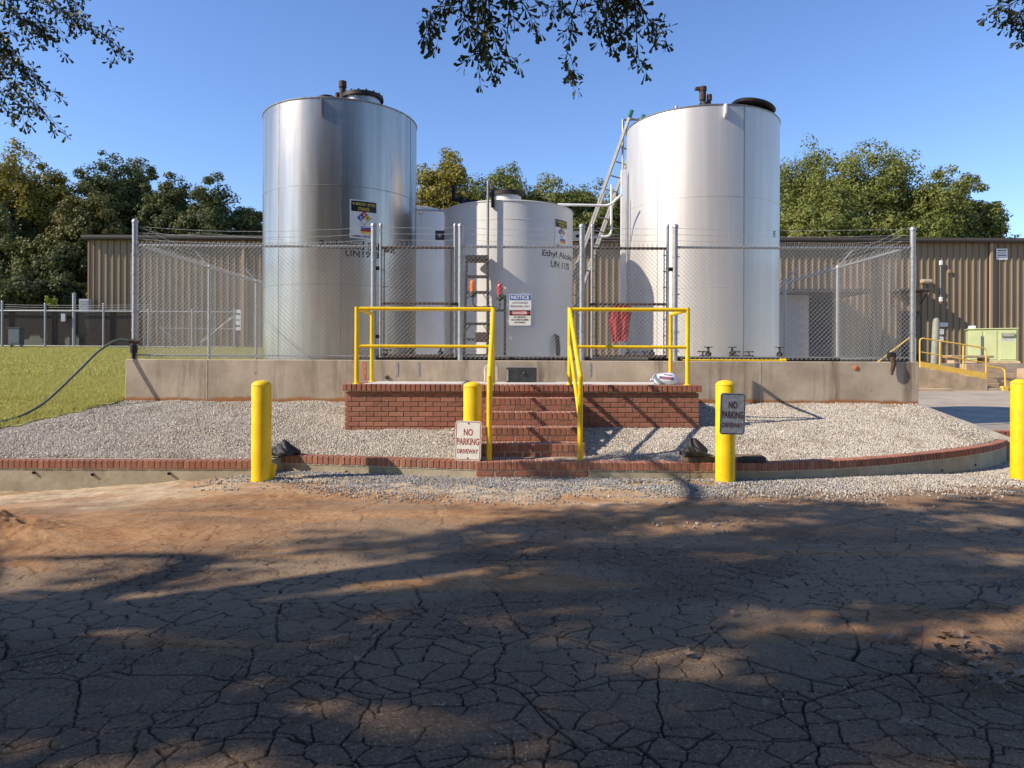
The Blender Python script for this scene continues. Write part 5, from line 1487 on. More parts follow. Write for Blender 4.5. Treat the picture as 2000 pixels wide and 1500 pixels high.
def plate_sign(name, label, px, py, w, h, lines, tilt=0):
    g = wall_thing(name, label, 'sign', px, py, None); g.location.y -= 0.01
    b = MB(); b.prism(rrect(w, h, 0.02), -0.003, 0.003, 'y'); b.build('panel', M['white'], g)
    for i in range(lines):
        z = h/2-h*(i+0.75)/(lines+0.5)
        b = MB(); b.box(-w*0.38, w*0.38, -0.006, -0.0035, z-h*0.05, z+h*0.05); b.build('printed_line', M['sign_grey'] if i % 2 else M['grey_box'], g)
plate_sign('framed_notice', 'white framed notice high on the right end of the building', 1956, 493, 0.54, 0.52, 4)
plate_sign('paper_notice', 'wide white notice beside the ramp door', 1840, 631, 0.52, 0.18, 1)
plate_sign('paper_notice', 'square white notice under the wide one beside the ramp', 1836, 645, 0.34, 0.24, 2)
plate_sign('paper_notice', 'lowest small white notice on the wall beside the ramp', 1835, 660, 0.36, 0.25, 2)
plate_sign('paper_notice', 'white notice on the building seen through the left side fence', 464, 627, 0.30, 0.98, 3)

g = wall_thing('door_canopy', 'brown door canopy on the building just right of the fence corner', 'canopy', 1776, 566, None)
b = MB(); b.box(-0.95, 0.62, -0.78, 0.03, -0.05, 0.05); b.build('hood', M['brown_trim'], g, bevel=0.01)
for x in (-0.85, 0.52):
    b = MB(); b.tube([(x, -0.65, -0.05), (x, 0.0, -0.6)], 0.03, 8); b.build('strut', M['brown_trim'], g)
b = MB(); b.box(-0.55, 0.45, -0.075, -0.02, -3.25, -0.95); b.build('door_leaf', M['dark_room'], g)
# lean-to with block wall and dark opening, seen through the right fence panel
sh = thing('lean_to_shed', 'open lean-to with grey block wall behind the right fence', 'shed', (12.8, 31.5, 1.2))
b = MB(); b.box(-4.0, 2.6, -0.9, 2.5, 3.15, 3.30); b.build('roof', M['brown_trim'], sh)  # roof extended to keep the interior in shade
for i in range(15):
    for j in range(8):
        x0 = -1.55+j*0.405-(0.2 if i % 2 else 0)
        if x0 > -0.15: continue
        b_ = MB()
        if (i, j) == (0, 0) or 'blk' not in globals():
            b_.box(0, 0.395, 0, 0.19, 0, 0.193); globals()['blk'] = b_.mesh('block', M['cmu'], False, 0.008)
        link('block', blk, sh, (x0, 0.0, 0.0+i*0.203))
b = MB(); b.box(-1.7, 0.24, 0.02, 0.17, 0, 3.1); b.build('mortar_core', M['mortar'], sh)
b = MB(); b.box(-1.75, 2.4, 2.3, 2.42, 0, 3.14); b.build('back_wall', M['dark_room'], sh)  # shade of the recess is in this wall's near-black colour
b = MB(); b.box(-1.78, -1.72, -0.6, 2.29, 0, 3.148); b.build('side_wall', M['brown_wall'], sh)  # side wall added to block the sun from the opening
for x in (-3.8,):
    b = MB(); b.box(x-0.06, x+0.06, -0.75, -0.63, 0, 3.149); b.build('column', M['galv'], sh)
b = MB(); b.box(-1.0, 1.8, 1.0, 2.2, 0, 0.9); b.box(-0.6, 0.2, 1.1, 1.9, 0.9, 1.6); b.build('stored_crates', M['dark_room'], sh)

# ================================================================== ramp, stairs and cabinet on the right
LZ = 1.33
rp = thing('loading_landing', 'stained concrete landing and ramp wall beside the brown building', 'landing', (17.5, 25.0, 0.3))
b = MB(); b.prism([(-3.6, 0.0), (-0.9, 0.0), (-0.9, 0.47), (-3.6, 0.95)], 0.0, 0.22, 'y'); b.build('ramp_wall', M['steps_conc'], rp, bevel=0.015)
b = MB(); b.prism([(-3.6, -0.2), (-0.95, -0.2), (-0.95, 0.40), (-3.6, 0.88)], 0.222, 1.6, 'y'); b.build('ramp_deck', M['steps_conc'], rp)
b = MB(); b.box(-3.6, -2.4, -0.42, -0.002, 0.0, 0.17); b.build('footing', M['steps_conc'], rp, bevel=0.02)
for i in range(5):
    b = MB(); b.box(-0.89, 1.35-0.2*i, 0.02+i*0.30, 1.85, 0.02+i*0.165, 0.02+(i+1)*0.165-0.004 if i < 4 else LZ-0.32); b.build('stair_tread', M['steps_conc'], rp, bevel=0.012)
b = MB(); b.box(-3.6, 14, 1.86, 9.0, -0.3, LZ-0.3); b.build('upper_slab', M['old_asphalt'], rp)
b = MB(); b.box(1.4, 14, 0.9, 1.855, -0.3, 0.85); b.build('planter_edge', M['steps_conc'], rp, bevel=0.02)
rr_ = thing('ramp_railing', 'pale yellow pipe railing with toe board along the ramp', 'railing', (15.6, 25.1, 0.3))
def rpipe(nm, pts, r=0.026): b = MB(); b.tube(pts, r, 8); return b.build(nm, M['pale_yellow'], rr_, smooth=True)
zf = lambda x: 0.95-(x+1.7)*0.178      # deck height along the wall, local x
x0, x1 = -1.32, 1.0
rpipe('hand_rail', fillet([(x0, 0, zf(x0)), (x0, 0, zf(x0)+1.04), (x1, 0, zf(x1)+1.10), (x1, 0, zf(x1))], 0.14))
rpipe('mid_rail', [(x0, 0, zf(x0)+0.55), (x1, 0, zf(x1)+0.58)], 0.022)
for x in (-0.62, 0.2): rpipe('post', [(x, 0, zf(x)), (x, 0, zf(x)+1.05)])
b = MB(); b.prism([(x0, zf(x0)+0.02), (x1, zf(x1)+0.02), (x1, zf(x1)+0.22), (x0, zf(x0)+0.22)], -0.045, -0.03, 'y'); b.build('toe_board', M['pale_yellow'], rr_)
rpipe('hand_rail', fillet([(-3.0, 0, zf(-1.5)+0.0), (-1.62, 0, zf(-1.5)+1.06), (-1.48, 0, zf(-1.5)+1.02), (-1.48, 0, zf(-1.5))], 0.1))
rpipe('stair_handrail', fillet([(1.03, 0, zf(1.0)+0.47), (1.55, 0, 0.86), (1.62, -0.05, 0.80), (1.62, -0.1, 0.16)], 0.12))
b = MB(); b.box(1.5, 1.68, -0.16, 0.02, 0.08, 0.24); b.build('foot', M['pale_yellow'], rr_)
po = thing('grey_post', 'weathered grey green post rising behind the ramp railing', 'post', (15.55, 26.4, 1.15))
b = MB(); b.lathe([(0.13, -0.2), (0.12, 1.7), (0.09, 1.82), (0.0, 1.87)], n=14); b.build('pole', M['grey_pole'], po, smooth=True); po.rotation_euler = (0, R(2.5), 0)
cbx = thing('utility_cabinet', 'pale green utility cabinet with open access panel by the building', 'cabinet', (20.3, 30.4, LZ), R(-27))
b = MB(); b.box(-0.85, 0.85, -0.55, 0.55, 0.10, 1.42); b.build('case', M['screen_green'], cbx, bevel=0.015)
b = MB(); b.box(-0.90, 0.90, -0.60, 0.60, 1.42, 1.47); b.build('top', M['screen_green'], cbx, bevel=0.015)
b = MB(); b.box(-0.95, 0.95, -0.65, 0.65, 0.0, 0.10); b.build('pad', M['steps_conc'], cbx, bevel=0.01)
for x0_, x1_2 in ((-0.82, -0.36), (-0.30, 0.15), (0.26, 0.82)):
    b = MB(); b.box(x0_, x1_2, -0.575, -0.551, 0.16, 1.36); b.build('door_panel', M['screen_green'], cbx, bevel=0.008)
b = MB(); b.box(-0.42, -0.34, -0.60, -0.576, 0.3, 1.15); b.build('dark_slot', M['grey_box'], cbx)
b = MB(); b.box(0.30, 0.74, -0.66, -0.576, 1.12, 1.26); b.build('access_hood', M['grey_pole'], cbx)
b = MB(); b.box(0.28, 0.72, -0.578, -0.5755, 0.95, 1.08); b.build('data_plate', M['sign_grey'], cbx)
b = MB(); b.box(-0.80, -0.55, -0.2, 0.2, 1.471, 1.60); b.build('junction_box', M['white'], cbx, bevel=0.02)
bt = thing('concrete_bench', 'low concrete slab on short legs behind the ramp railing', 'bench', (18.2, 28.6, LZ-0.3+0.3))
b = MB(); b.box(-0.85, 0.85, -0.3, 0.3, 0.22, 0.32); b.build('slab', M['steps_conc'], bt, bevel=0.015)
for x in (-0.6, 0.6):
    b = MB(); b.box(x-0.1, x+0.1, -0.22, 0.22, 0, 0.22); b.build('leg', M['steps_conc'], bt)

# ================================================================== screened fence far left
QY = 33.0
def qX(px): return (px-1000)/1400*QY
zb_, zt2 = 1.86, 3.60
bf = thing('screened_fence', 'far chain link fence backed with dark screening across the lawn', 'fence', (qX(200), QY, 0)); c_ = qX(200)
xa, xb = qX(-30)-c_, qX(462)-c_
b = MB(); b.tube([(xa, 0, zt2), (xb, 0, zt2-0.03)], 0.032, 8); b.build('top_rail', M['galv'], bf, smooth=True)
b = MB(); b.tube([(xa, 0, zb_+0.13), (xb, 0, zb_+0.10)], 0.025, 8); b.build('bottom_rail', M['galv'], bf, smooth=True)
b = MB(); b.add([(xa, 0.12, zb_), (qX(262)-c_, 0.12, zb_), (qX(262)-c_, 0.12, zt2-0.05), (xa, 0.12, zt2-0.05)], [(0, 1, 2, 3)]); b.build('dark_screen', M['screen'], bf)
fabric('chain_link_mesh', bf, xa, xb, zb_+0.1, zt2, lambda u, z, o: (u, o-0.04, z), True, 0.0019, 'dull_wire', 0.0718*1.6)
for px, zz_ in ((4, 4.05), (88, 3.95), (202, 3.95), (290, 3.7), (375, 3.7), (458, 3.7)):
    x = qX(px)-c_; post(bf, (x, 0), zb_-0.2, zz_, 0.045)
for px in (143,): post(bf, (qX(px)-c_, 0.05), zb_-0.2, 4.42, 0.075)
for i in range(3): barbed(bf, (xa, 0, 3.70+i*0.1), (qX(300)-c_, 0, 3.70+i*0.1), 0.05, 0.006, seed=90+i, step=0.8)
for a_, b_2 in (((310, 640), (345, 670)), ((390, 672), (455, 620))):
    p0 = W3(a_[0], a_[1], QY); p1 = W3(b_2[0], b_2[1], QY); b = MB(); b.tube([(p0[0]-c_, 0.02, p0[2]), (p1[0]-c_, 0.02, p1[2])], 0.022, 8); b.build('brace', M['galv'], bf, smooth=True)
b = MB(); b.tube([(qX(312)-c_, 0.02, zt2-0.78), (qX(458)-c_, 0.02, zt2-0.80)], 0.022, 8); b.build('mid_rail', M['galv'], bf, smooth=True)
gb = thing('grey_cabinet', 'small grey electrical cabinet on legs before the screened fence', 'cabinet', (qX(32)*0.97, 32.0, 1.79))
b = MB(); b.box(-0.26, 0.26, -0.15, 0.15, 0.22, 0.95); b.build('case', M['grey_box'], gb, bevel=0.01)
b = MB(); b.box(-0.28, 0.28, -0.18, 0.17, 0.952, 0.98); b.build('top', M['grey_box'], gb)
b = MB(); b.box(-0.22, 0.22, -0.162, -0.1515, 0.28, 0.90); b.build('door', M['grey_box'], gb)
for x in (-0.22, 0.22):
    b = MB(); b.box(x-0.025, x+0.025, -0.1, 0.1, 0, 0.22); b.build('leg', M['galv'], gb)
mb_ = thing('meter_box', 'small grey box hung on the far screened fence', 'box', (qX(127), QY-0.1, 3.1)); b = MB(); b.box(-0.1, 0.1, -0.06, 0.06, 0, 0.36); b.build('case', M['galv'], mb_, bevel=0.01)
ac = thing('condenser_unit', 'grey caged unit standing at the building corner behind the fence', 'unit', (qX(165)*1.02, 33.7, 2.0)); b = MB(); b.box(-0.24, 0.24, -0.1, 0.15, 0, 2.2); b.build('case', M['cmu'], ac, bevel=0.02)
for i in range(9):
    b = MB(); b.box(-0.22, 0.22, -0.115, -0.102, 1.5+i*0.075, 1.53+i*0.075); b.build('slat', M['galv'], ac)
OAK_N = 560

# ================================================================== trees
def leaf_quads(C, size, nrm=None, seed=0, aspect=0.6):
    """C (n,3) centres -> diamond leaf faces, random orientation biased by nrm"""
    r = np.random.default_rng(seed); n = len(C)
    d = r.normal(size=(n, 3)); d /= np.linalg.norm(d, axis=1)[:, None]
    if nrm is not None:
        d = d*0.75+nrm; d /= np.linalg.norm(d, axis=1)[:, None]
    t = r.normal(size=(n, 3)); t -= d*(t*d).sum(1)[:, None]; t /= np.linalg.norm(t, axis=1)[:, None]
    s = np.cross(d, t); L = (size*r.uniform(0.6, 1.35, n))[:, None]
    fold = d*L*0.12
    V = np.stack([C-t*L*0.5, C+s*L*0.5*aspect+fold, C+t*L*0.5, C-s*L*0.5*aspect+fold], 1)
    base = np.arange(n)[:, None]*4
    F = np.concatenate([base+np.array([[0, 1, 2]]), base+np.array([[0, 2, 3]])], 0)
    return V.reshape(-1, 3), F
def crown_points(c, rad, nclump, per, seed, clump_r=0.28, flat=0.8, low=-0.75, shell=0.55):
    """clumps of leaves through an uneven ellipsoid crown"""
    r = np.random.default_rng(seed); c = np.array(c); rad = np.array(rad)
    P = []; Nn = []
    ph = r.uniform(0, 6.28, 6)
    for i in range(nclump):
        while True:
            u = r.normal(size=3); u /= np.linalg.norm(u)
            if u[2] > low: break
        q = shell+(1-shell)*r.random()**0.6
        az = math.atan2(u[1], u[0]); lob = 1+0.16*math.sin(3*az+ph[0])+0.12*math.sin(5*az+ph[1]+u[2]*4)+0.10*math.sin(7*u[2]+ph[2])
        stray = r.random() < 0.12
        if stray: q = r.uniform(0.98, 1.05)
        cc = c+u*rad*q*lob
        cr = clump_r*rad.mean()*r.uniform(0.55, 1.25)*(0.75 if stray else 1)
        k = int(per*r.uniform(0.6, 1.3)*(0.5 if stray else 1))
        v = r.normal(size=(k, 3)); v /= np.linalg.norm(v, axis=1)[:, None]
        w = v*(r.random((k, 1))**0.4)*cr; w[:, 2] *= flat
        P.append(cc+w); Nn.append(v*0.8+u*0.5)
    return np.concatenate(P), np.concatenate(Nn)
def trunk_mesh(base, top, r0, r1, limbs, seed, name='trunk'):
    rr = random.Random(seed); b = MB(); n = 6; base = np.array(base, float); top = np.array(top, float)
    pts = []; rs = []
    for i in range(n+1):
        t = i/n; p = base+(top-base)*t
        if 0 < i: p = p+np.array([rr.uniform(-1, 1), rr.uniform(-1, 1), 0])*0.03*np.linalg.norm(top-base)*t*0.6
        pts.append(p); rs.append(r0*(1-t)+r1*t+(0.35*r0 if i == 0 else 0))
    b.tube(pts, rs, 9)
    for tgt in limbs:
        t = rr.uniform(0.35, 0.9); i = min(int(t*n), n-1); p = pts[i]+(pts[i+1]-pts[i])*(t*n-i)
        tgt = np.array(tgt, float); mid = (p+tgt)/2+np.array([rr.uniform(-.3, .3), rr.uniform(-.3, .3), 0.12*np.linalg.norm(tgt-p)])
        b.tube([p, mid, tgt], [r1*0.9, r1*0.55, r1*0.15], 6)
    return b
def tree(name, label, px, top_py, half_px, Y, zbase, mat, seed, low_frac=0.35, leaf=0.26, n=90, per=110, group=None, shape=1.0, ztrunk=None):
    X = (px-1000)/1400*Y; ztop = EYE+(705-top_py)/1400*Y; rx = half_px/1400*Y
    zlow = zbase+(ztop-zbase)*low_frac; cz = (ztop+zlow)/2; rz = (ztop-zlow)/2/1.12
    g = thing(name, label, 'tree', (X, Y, zbase), group=group)
    P, Nn = crown_points((0, 0, cz-zbase), (rx*0.92, rx*0.85*shape, rz), n, per, seed, 0.235, 0.8, -0.75, 0.42)
    V, F = leaf_quads(P, leaf, Nn, seed)
    tag(link('crown', np_mesh('crown', V, F, mat), g), kind='stuff')
    rr = random.Random(seed)
    limbs = [(rr.uniform(-.6, .6)*rx, rr.uniform(-.6, .6)*rx, cz-zbase+rr.uniform(-.5, .6)*rz) for _ in range(7)]
    trunk_mesh((0, 0, -0.3), (rr.uniform(-.2, .2), 0, cz-zbase+0.3*rz), 0.028*(ztop-zbase), 0.011*(ztop-zbase), limbs, seed).build('trunk', M['bark'], g, smooth=True)
    return g
G1, G2, G3 = 'trees in the wood behind the left fence', 'trees behind the building between the tanks', 'trees behind the building at right'
L_ = [
 ('broadleaf_tree', 'yellowing tree at the far left edge of the wood', 30, 306, 75, 46, 'leaf_yellow', 0.30),
 ('broadleaf_tree', 'dull yellow green tree second from the left edge', 112, 330, 60, 48, 'leaf_yellow', 0.30),
 ('pine_tree', 'tallest dark tree of the left wood, behind the building corner', 205, 298, 62, 50, 'leaf_dark', 0.30),
 ('pine_tree', 'olive pine with hanging boughs beside the building corner', 168, 372, 62, 43, 'leaf_pine', 0.28),
 ('broadleaf_tree', 'dark tree right of the tallest one in the left wood', 268, 318, 50, 52, 'leaf_dark', 0.3),
 ('broadleaf_tree', 'dark green tree in the middle of the left wood', 330, 336, 58, 50, 'leaf_dark', 0.3),
 ('broadleaf_tree', 'rounded dark green tree near the stainless tank', 415, 356, 66, 49, 'leaf_dark', 0.3),
 ('broadleaf_tree', 'lowest dark tree of the wood touching the stainless tank', 485, 398, 45, 50, 'leaf_dark', 0.3),
 ('broadleaf_tree', 'deep shaded tree behind the grey cabinet at far left', 15, 420, 85, 44, 'leaf_dark', 0.05),
 ('broadleaf_tree', 'deep shaded tree in the gap left of the building corner', 120, 455, 75, 42.5, 'leaf_dark', 0.05),
 ('evergreen_shrub', 'dark shrub thicket behind the screened fence at far left', 40, 540, 80, 38, 'leaf_dark', 0.0),
 ('evergreen_shrub', 'dark shrub thicket behind the fence near the building corner', 140, 550, 70, 39.5, 'leaf_dark', 0.0),
 ('broadleaf_tree', 'tree beyond the left picture edge of the wood', -95, 330, 90, 45, 'leaf_dark', 0.1),
 ('broadleaf_tree', 'dark filler tree low behind the building roof at left', 300, 400, 110, 55, 'leaf_dark', 0.1),
]
for i, (nm, lb, px, ty, hw, Y_, m_, lf) in enumerate(L_):
    tree(nm, lb, px, ty, hw, Y_, 1.9, M[m_], 100+i, lf, 0.19, 200, 150, G1)
L_ = [
 ('broadleaf_tree', 'yellow green tree with two peaks behind the white tanks', 868, 290, 62, 47, 'leaf_yellow', 0.3),
 ('broadleaf_tree', 'dark olive tree behind the round hatch', 972, 322, 92, 52, 'leaf_olive', 0.3),
 ('broadleaf_tree', 'olive tree behind the right side of the short white tank', 1072, 340, 90, 52, 'leaf_olive', 0.3),
 ('broadleaf_tree', 'low olive tree behind the extension ladder', 1150, 364, 78, 51, 'leaf_olive', 0.3),
 ('broadleaf_tree', 'olive tree hidden mostly behind the silver tank', 1235, 400, 60, 51, 'leaf_olive', 0.3),
]
for i, (nm, lb, px, ty, hw, Y_, m_, lf) in enumerate(L_):
    tree(nm, lb, px, ty, hw, Y_, 1.5, M[m_], 140+i, lf, 0.19, 290, 160, G2)
L_ = [
 ('broadleaf_tree', 'dense olive tree right beside the silver tank', 1570, 276, 95, 52, 'leaf_olive', 0.25, 120),
 ('broadleaf_tree', 'largest dense olive tree behind the right fence', 1690, 280, 108, 49, 'leaf_olive', 0.22, 190),
 ('broadleaf_tree', 'lighter olive tree right of the largest one', 1832, 328, 82, 47, 'leaf_olive', 0.28, 120),
 ('broadleaf_tree', 'rightmost olive tree with ragged outline against the sky', 1915, 374, 62, 48, 'leaf_olive', 0.3, 100),
 ('broadleaf_tree', 'dense olive tree low against the right edge of the silver tank', 1590, 345, 95, 46, 'leaf_olive', 0.25, 110),
 ('broadleaf_tree', 'low dense olive tree just above the building roof', 1760, 398, 90, 46, 'leaf_olive', 0.25, 90),
]
for i, (nm, lb, px, ty, hw, Y_, m_, lf, nc) in enumerate(L_):
    tree(nm, lb, px, ty, hw, Y_, 1.0, M[m_], 170+i, lf, 0.18, int(nc*2.3), 165, G3)
# the wood behind the photographer, seen only as reflections in the tanks
for i, (x, y, h) in enumerate(((-13, -15, 15), (-6, -17, 17), (1, -15, 14), (8, -17, 16), (15, -15, 15), (22, -14, 14), (-2, -23, 18), (12, -24, 18), (-22, -19, 14))):
    g = thing('broadleaf_tree', ('leafy tree standing behind the photographer, number %s from the left' % ['two', 'four', 'six', 'seven', 'eight', 'nine', 'five', 'seven back row', 'one'][i]), 'tree', (x, y, -0.3), group='trees behind the photographer')
    P, Nn = crown_points((0, 0, h*0.55), (4.4, 4.0, h*0.44), 130, 60, 400+i, 0.26); V, F = leaf_quads(P, 0.55, Nn, 400+i); tag(link('crown', np_mesh('crown', V, F, M['leaf_dark']), g), kind='stuff')
    trunk_mesh((0, 0, -0.3), (0, 0, h*0.6), 0.4, 0.15, [(2, 0, h*0.6), (-2, 1, h*0.6), (0, -2, h*0.7)], i).build('trunk', M['bark'], g, smooth=True)
# lime coloured sapling at the far fence
sp_ = thing('lime_sapling', 'small lime green sapling behind the far screened fence', 'sapling', (qX(101)*1.015, 33.5, 1.9))
P, Nn = crown_points((0, 0, 2.15), (0.28, 0.28, 0.30), 12, 26, 5, 0.3); V, F = leaf_quads(P, 0.16, Nn, 5); tag(link('crown', np_mesh('crown', V, F, M['leaf_lime']), sp_), kind='stuff')
b = MB(); b.tube([(0, 0, 0), (0.02, 0, 1.1), (0, 0, 2.1)], 0.02, 6); b.build('trunk', M['bark'], sp_)

# ================================================================== oaks over the driveway (trunks stand outside the picture)
def oak_leaf_proto():
    """spatulate water-oak leaf along +x, 6 faces"""
    return np.array([(0, 0, 0), (0.25, 0.05, 0.01), (0.62, 0.13, 0.02), (0.88, 0.21, 0.0), (1.0, 0.10, -0.01), (0.97, 0.0, 0.0), (1.0, -0.10, -0.01), (0.88, -0.21, 0.0), (0.62, -0.13, 0.02), (0.25, -0.05, 0.01)])
LEAF = oak_leaf_proto()
LEAF_F = [(0, 1, 9), (1, 2, 8, 9), (2, 3, 4, 5), (2, 5, 8), (5, 6, 7, 8)]
LEAF_T = np.array([(0, 1, 9), (1, 2, 8), (1, 8, 9), (2, 3, 4), (2, 4, 5), (2, 5, 8), (5, 6, 8), (6, 7, 8)])
def leaves_along(twigs, seed, length=0.065, dens=55, clus=2, down=0.5):
    r = np.random.default_rng(seed); VV = []; FF = []; k = 0
    for P in twigs:
        P = np.asarray(P, float)
        seg = np.linalg.norm(P[1:]-P[:-1], axis=1); L = seg.sum(); cum = np.concatenate([[0], np.cumsum(seg)])
        n = max(3, int(L*dens))
        for i in range(n+3):
            s = min(L, (i+r.random())/n*L); j = min(np.searchsorted(cum, s, 'right')-1, len(seg)-1); t = (s-cum[j])/seg[j]
            p = P[j]+(P[j+1]-P[j])*t; ax_ = unit(P[j+1]-P[j])
            for c_i in range(clus):
                d = unit(r.normal(size=3)*0.8+ax_*0.55+np.array([0, 0, -down])); nr = r.normal(size=3); s_ = unit(np.cross(d, nr)); u_ = np.cross(s_, d)
                ln = length*r.uniform(0.6, 1.25); w = ln*r.uniform(0.8, 1.15)
                VV.append(p+d*0.012+LEAF[:, :1]*ln*d+LEAF[:, 1:2]*w*s_+LEAF[:, 2:3]*ln*u_*r.uniform(-2, 3)); FF.append(LEAF_T+k); k += len(LEAF)
    return np.concatenate(VV), np.concatenate(FF)
def twig_mesh(twigs, r0=0.005):
    b = MB()
    for P in twigs:
        n = len(P); b.tube(P, [r0*(1-0.75*i/(n-1)) for i in range(n)], 5)
    return b
def px_path(pts, Y, dy=0.0):
    return [np.array(W3(p[0], p[1], Y+dy*i)) for i, p in enumerate(pts)]
def side_twigs(P, seed, n, L):
    r = np.random.default_rng(seed); out = []
    P = np.asarray(P, float)
    for i in range(n):
        t = r.uniform(0.1, 0.95)*(len(P)-1); j = int(t); p = P[j]+(P[j+1]-P[j])*(t-j)
        d = unit(r.normal(size=3)+np.array([0, 0, -0.5])+0.6*unit(P[j+1]-P[j])); l = L*r.uniform(0.5, 1.1)
        out.append(np.array([p, p+d*l*0.5+np.array([0, 0, 0.01]), p+d*l+np.array([0, 0, -0.02])]))
    return out

def oak(name, label, base, fork, limbs, clumps, seed, leaf, twigs, twig_len, dens):
    g = thing(name, label, 'tree', tuple(base)); B0 = np.array(base)
    b = MB(); b.tube([(0, 0, -0.2), (0.03, 0.02, 0.6), np.array(fork)*0.6-B0*0.6+np.array([0.05, 0, 0]), np.array(fork)-B0], [0.46, 0.34, 0.29, 0.26], 14); b.build('trunk', M['bark'], g, smooth=True)
    for L in limbs:
        L = [np.array(p)-B0 for p in L]; n = len(L)
        b = MB(); b.tube(smooth_path(L, 4), [0.17*(1-0.86*i/((n-1)*4)) for i in range((n-1)*4+1)], 8); b.build('limb', M['bark'], g, smooth=True)
    V, F = leaf_quads(clumps[0]-B0, leaf, clumps[1]*0.3, seed, 0.55)
    tag(link('crown', np_mesh('crown', V, F, M['leaf_oak']), g), kind='stuff')
    if twigs:
        T = [[p-B0 for p in P] for P in twigs]
        sub = []
        for i, P in enumerate(T): sub += side_twigs(P, seed+i, int(3+twig_len[1]*sum(np.linalg.norm(P[k+1]-P[k]) for k in range(len(P)-1))), twig_len[0])
        twig_mesh([np.asarray(p) for p in T], 0.006).build('twigs', M['twig'], g, smooth=True)['kind'] = 'stuff'
        twig_mesh(sub, 0.003).build('side_twigs', M['twig'], g, smooth=True)['kind'] = 'stuff'
        V, F = leaves_along(T+sub, seed, twig_len[2], dens)
        tag(link('hanging_leaves', np_mesh('hanging_leaves', V, F, M['leaf_oak']), g), kind='stuff')
    return g

def clump_cloud(regions, seed, nclump, per, cr, keep):
    r = np.random.default_rng(seed); P = []; Q = []
    k = 0
    while k < nclump:
        (x0, x1), (y0, y1), (z0, z1) = regions[r.integers(len(regions))]
        c = np.array([r.uniform(x0, x1), r.uniform(y0, y1), r.uniform(z0, z1)])
        if not keep(c): continue
        k += 1
        m = int(per*r.uniform(0.5, 1.4)); v = r.normal(size=(m, 3)); v /= np.linalg.norm(v, axis=1)[:, None]
        P.append(c+v*(r.random((m, 1))**0.5)*cr*r.uniform(0.6, 1.3)*np.array([1.2, 1.2, 0.6])); Q.append(v)
    return np.concatenate(P), np.concatenate(Q)
def shade_edge(x):      # where the boughs' shade ends on the ground
    return np.minimum(6.35+0.42*x, 8.1)
def shade_cloud(seed, n, per, cr, zr=(5.2, 9.8), thr=0.538):
    r = np.random.default_rng(seed); P = []; Q = []; k = 0
    while k < n:
        xs = r.uniform(-8.5, 9.5); ys = r.uniform(1.2, 8.2); z = r.uniform(*zr)
        if ys > shade_edge(xs)+0.5*(r.random()-0.5)-0.35: continue
        if float(fbm(np.array([xs*1.5+3]), np.array([ys*3.2]), 303, 3)[0]) > thr-0.07*float(sstep(-2.0, -0.3, ys-shade_edge(xs))): continue
        t = z/0.72; c = np.array([xs-t, ys-0.32*t, z])
        if c[1] > 0 and z < EYE+0.5036*c[1]+0.9 and c[0] > -0.72*c[1]-1.2: continue
        k += 1; m = int(per*r.uniform(0.5, 1.4)); v = r.normal(size=(m, 3)); v /= np.linalg.norm(v, axis=1)[:, None]
        P.append(c+v*(r.random((m, 1))**0.5)*cr*r.uniform(0.6, 1.2)*np.array([1.2, 0.9, 0.55])); Q.append(v)
    return P, Q
PA, QA = shade_cloud(3, OAK_N, 90, 0.5)
ia = [i for i, p in enumerate(PA) if p[:, 0].mean() > -11.5]; ic = [i for i in range(len(PA)) if i not in set(ia)]
CL_A = (np.concatenate([PA[i] for i in ia]), np.concatenate([QA[i] for i in ia]))
CL_C = (np.concatenate([PA[i] for i in ic]), np.concatenate([QA[i] for i in ic]))
twA = [px_path(p, 6.6, -0.02) for p in (
  [(-150, -90), (-30, -25), (60, 4), (140, 28), (190, 62), (222, 88), (248, 110)],
  [(-120, -40), (-20, 0), (40, 40), (80, 62), (92, 78)],
  [(30, -40), (60, 0), (75, 40), (84, 72)],
  [(-120, 20), (-20, 70), (30, 115), (62, 150), (95, 178), (118, 195)],
  [(-130, 40), (-40, 110), (20, 165), (60, 205), (95, 232), (128, 266)],
  [(-120, 110), (-30, 190), (10, 215), (22, 240)],
  [(-60, 0), (0, 70), (22, 110), (45, 150)], [(60, -30), (110, 10), (140, 45)], [(-60, 90), (0, 150), (40, 190)], [(-40, -40), (20, 10), (45, 50)],
  [(-60, 140), (0, 180), (50, 215)], [(100, -30), (140, 5), (165, 45)], [(-30, 40), (10, 95), (20, 140)])]
oak('oak_tree', 'oak at left of the driveway, leafy boughs hanging into the upper left', (-9.2, 1.8, float(h_front(-9.2, 1.8))), (-9.0, 1.9, 4.3),
    [[(-9.0, 1.9, 4.1), (-7.5, 3.0, 5.2), (-6.0, 4.6, 5.6), (-5.2, 6.4, 5.1)], [(-9.0, 1.9, 4.2), (-6, 2.6, 6.6), (-3.2, 4.8, 7.6), (-1.5, 5.4, 7.8)], [(-9, 1.9, 4.2), (-11.5, 2.2, 6.6), (-15, 1.5, 8)],
     [(-9, 1.9, 4.2), (-9.5, -0.5, 6.6), (-10, -2.5, 8)], [(-9, 1.9, 4.0), (-8.4, 2.6, 7), (-7.6, 3.0, 9.4)], [(-9, 1.9, 4.1), (-12.5, 3.0, 5.8), (-16.5, 2.4, 6.6)], [(-9, 1.9, 4.1), (-6.5, 0.2, 6.2), (-3.5, -1.0, 7.6)]],
    CL_A, 21, 0.17, twA, (0.22, 4, 0.060), 40)
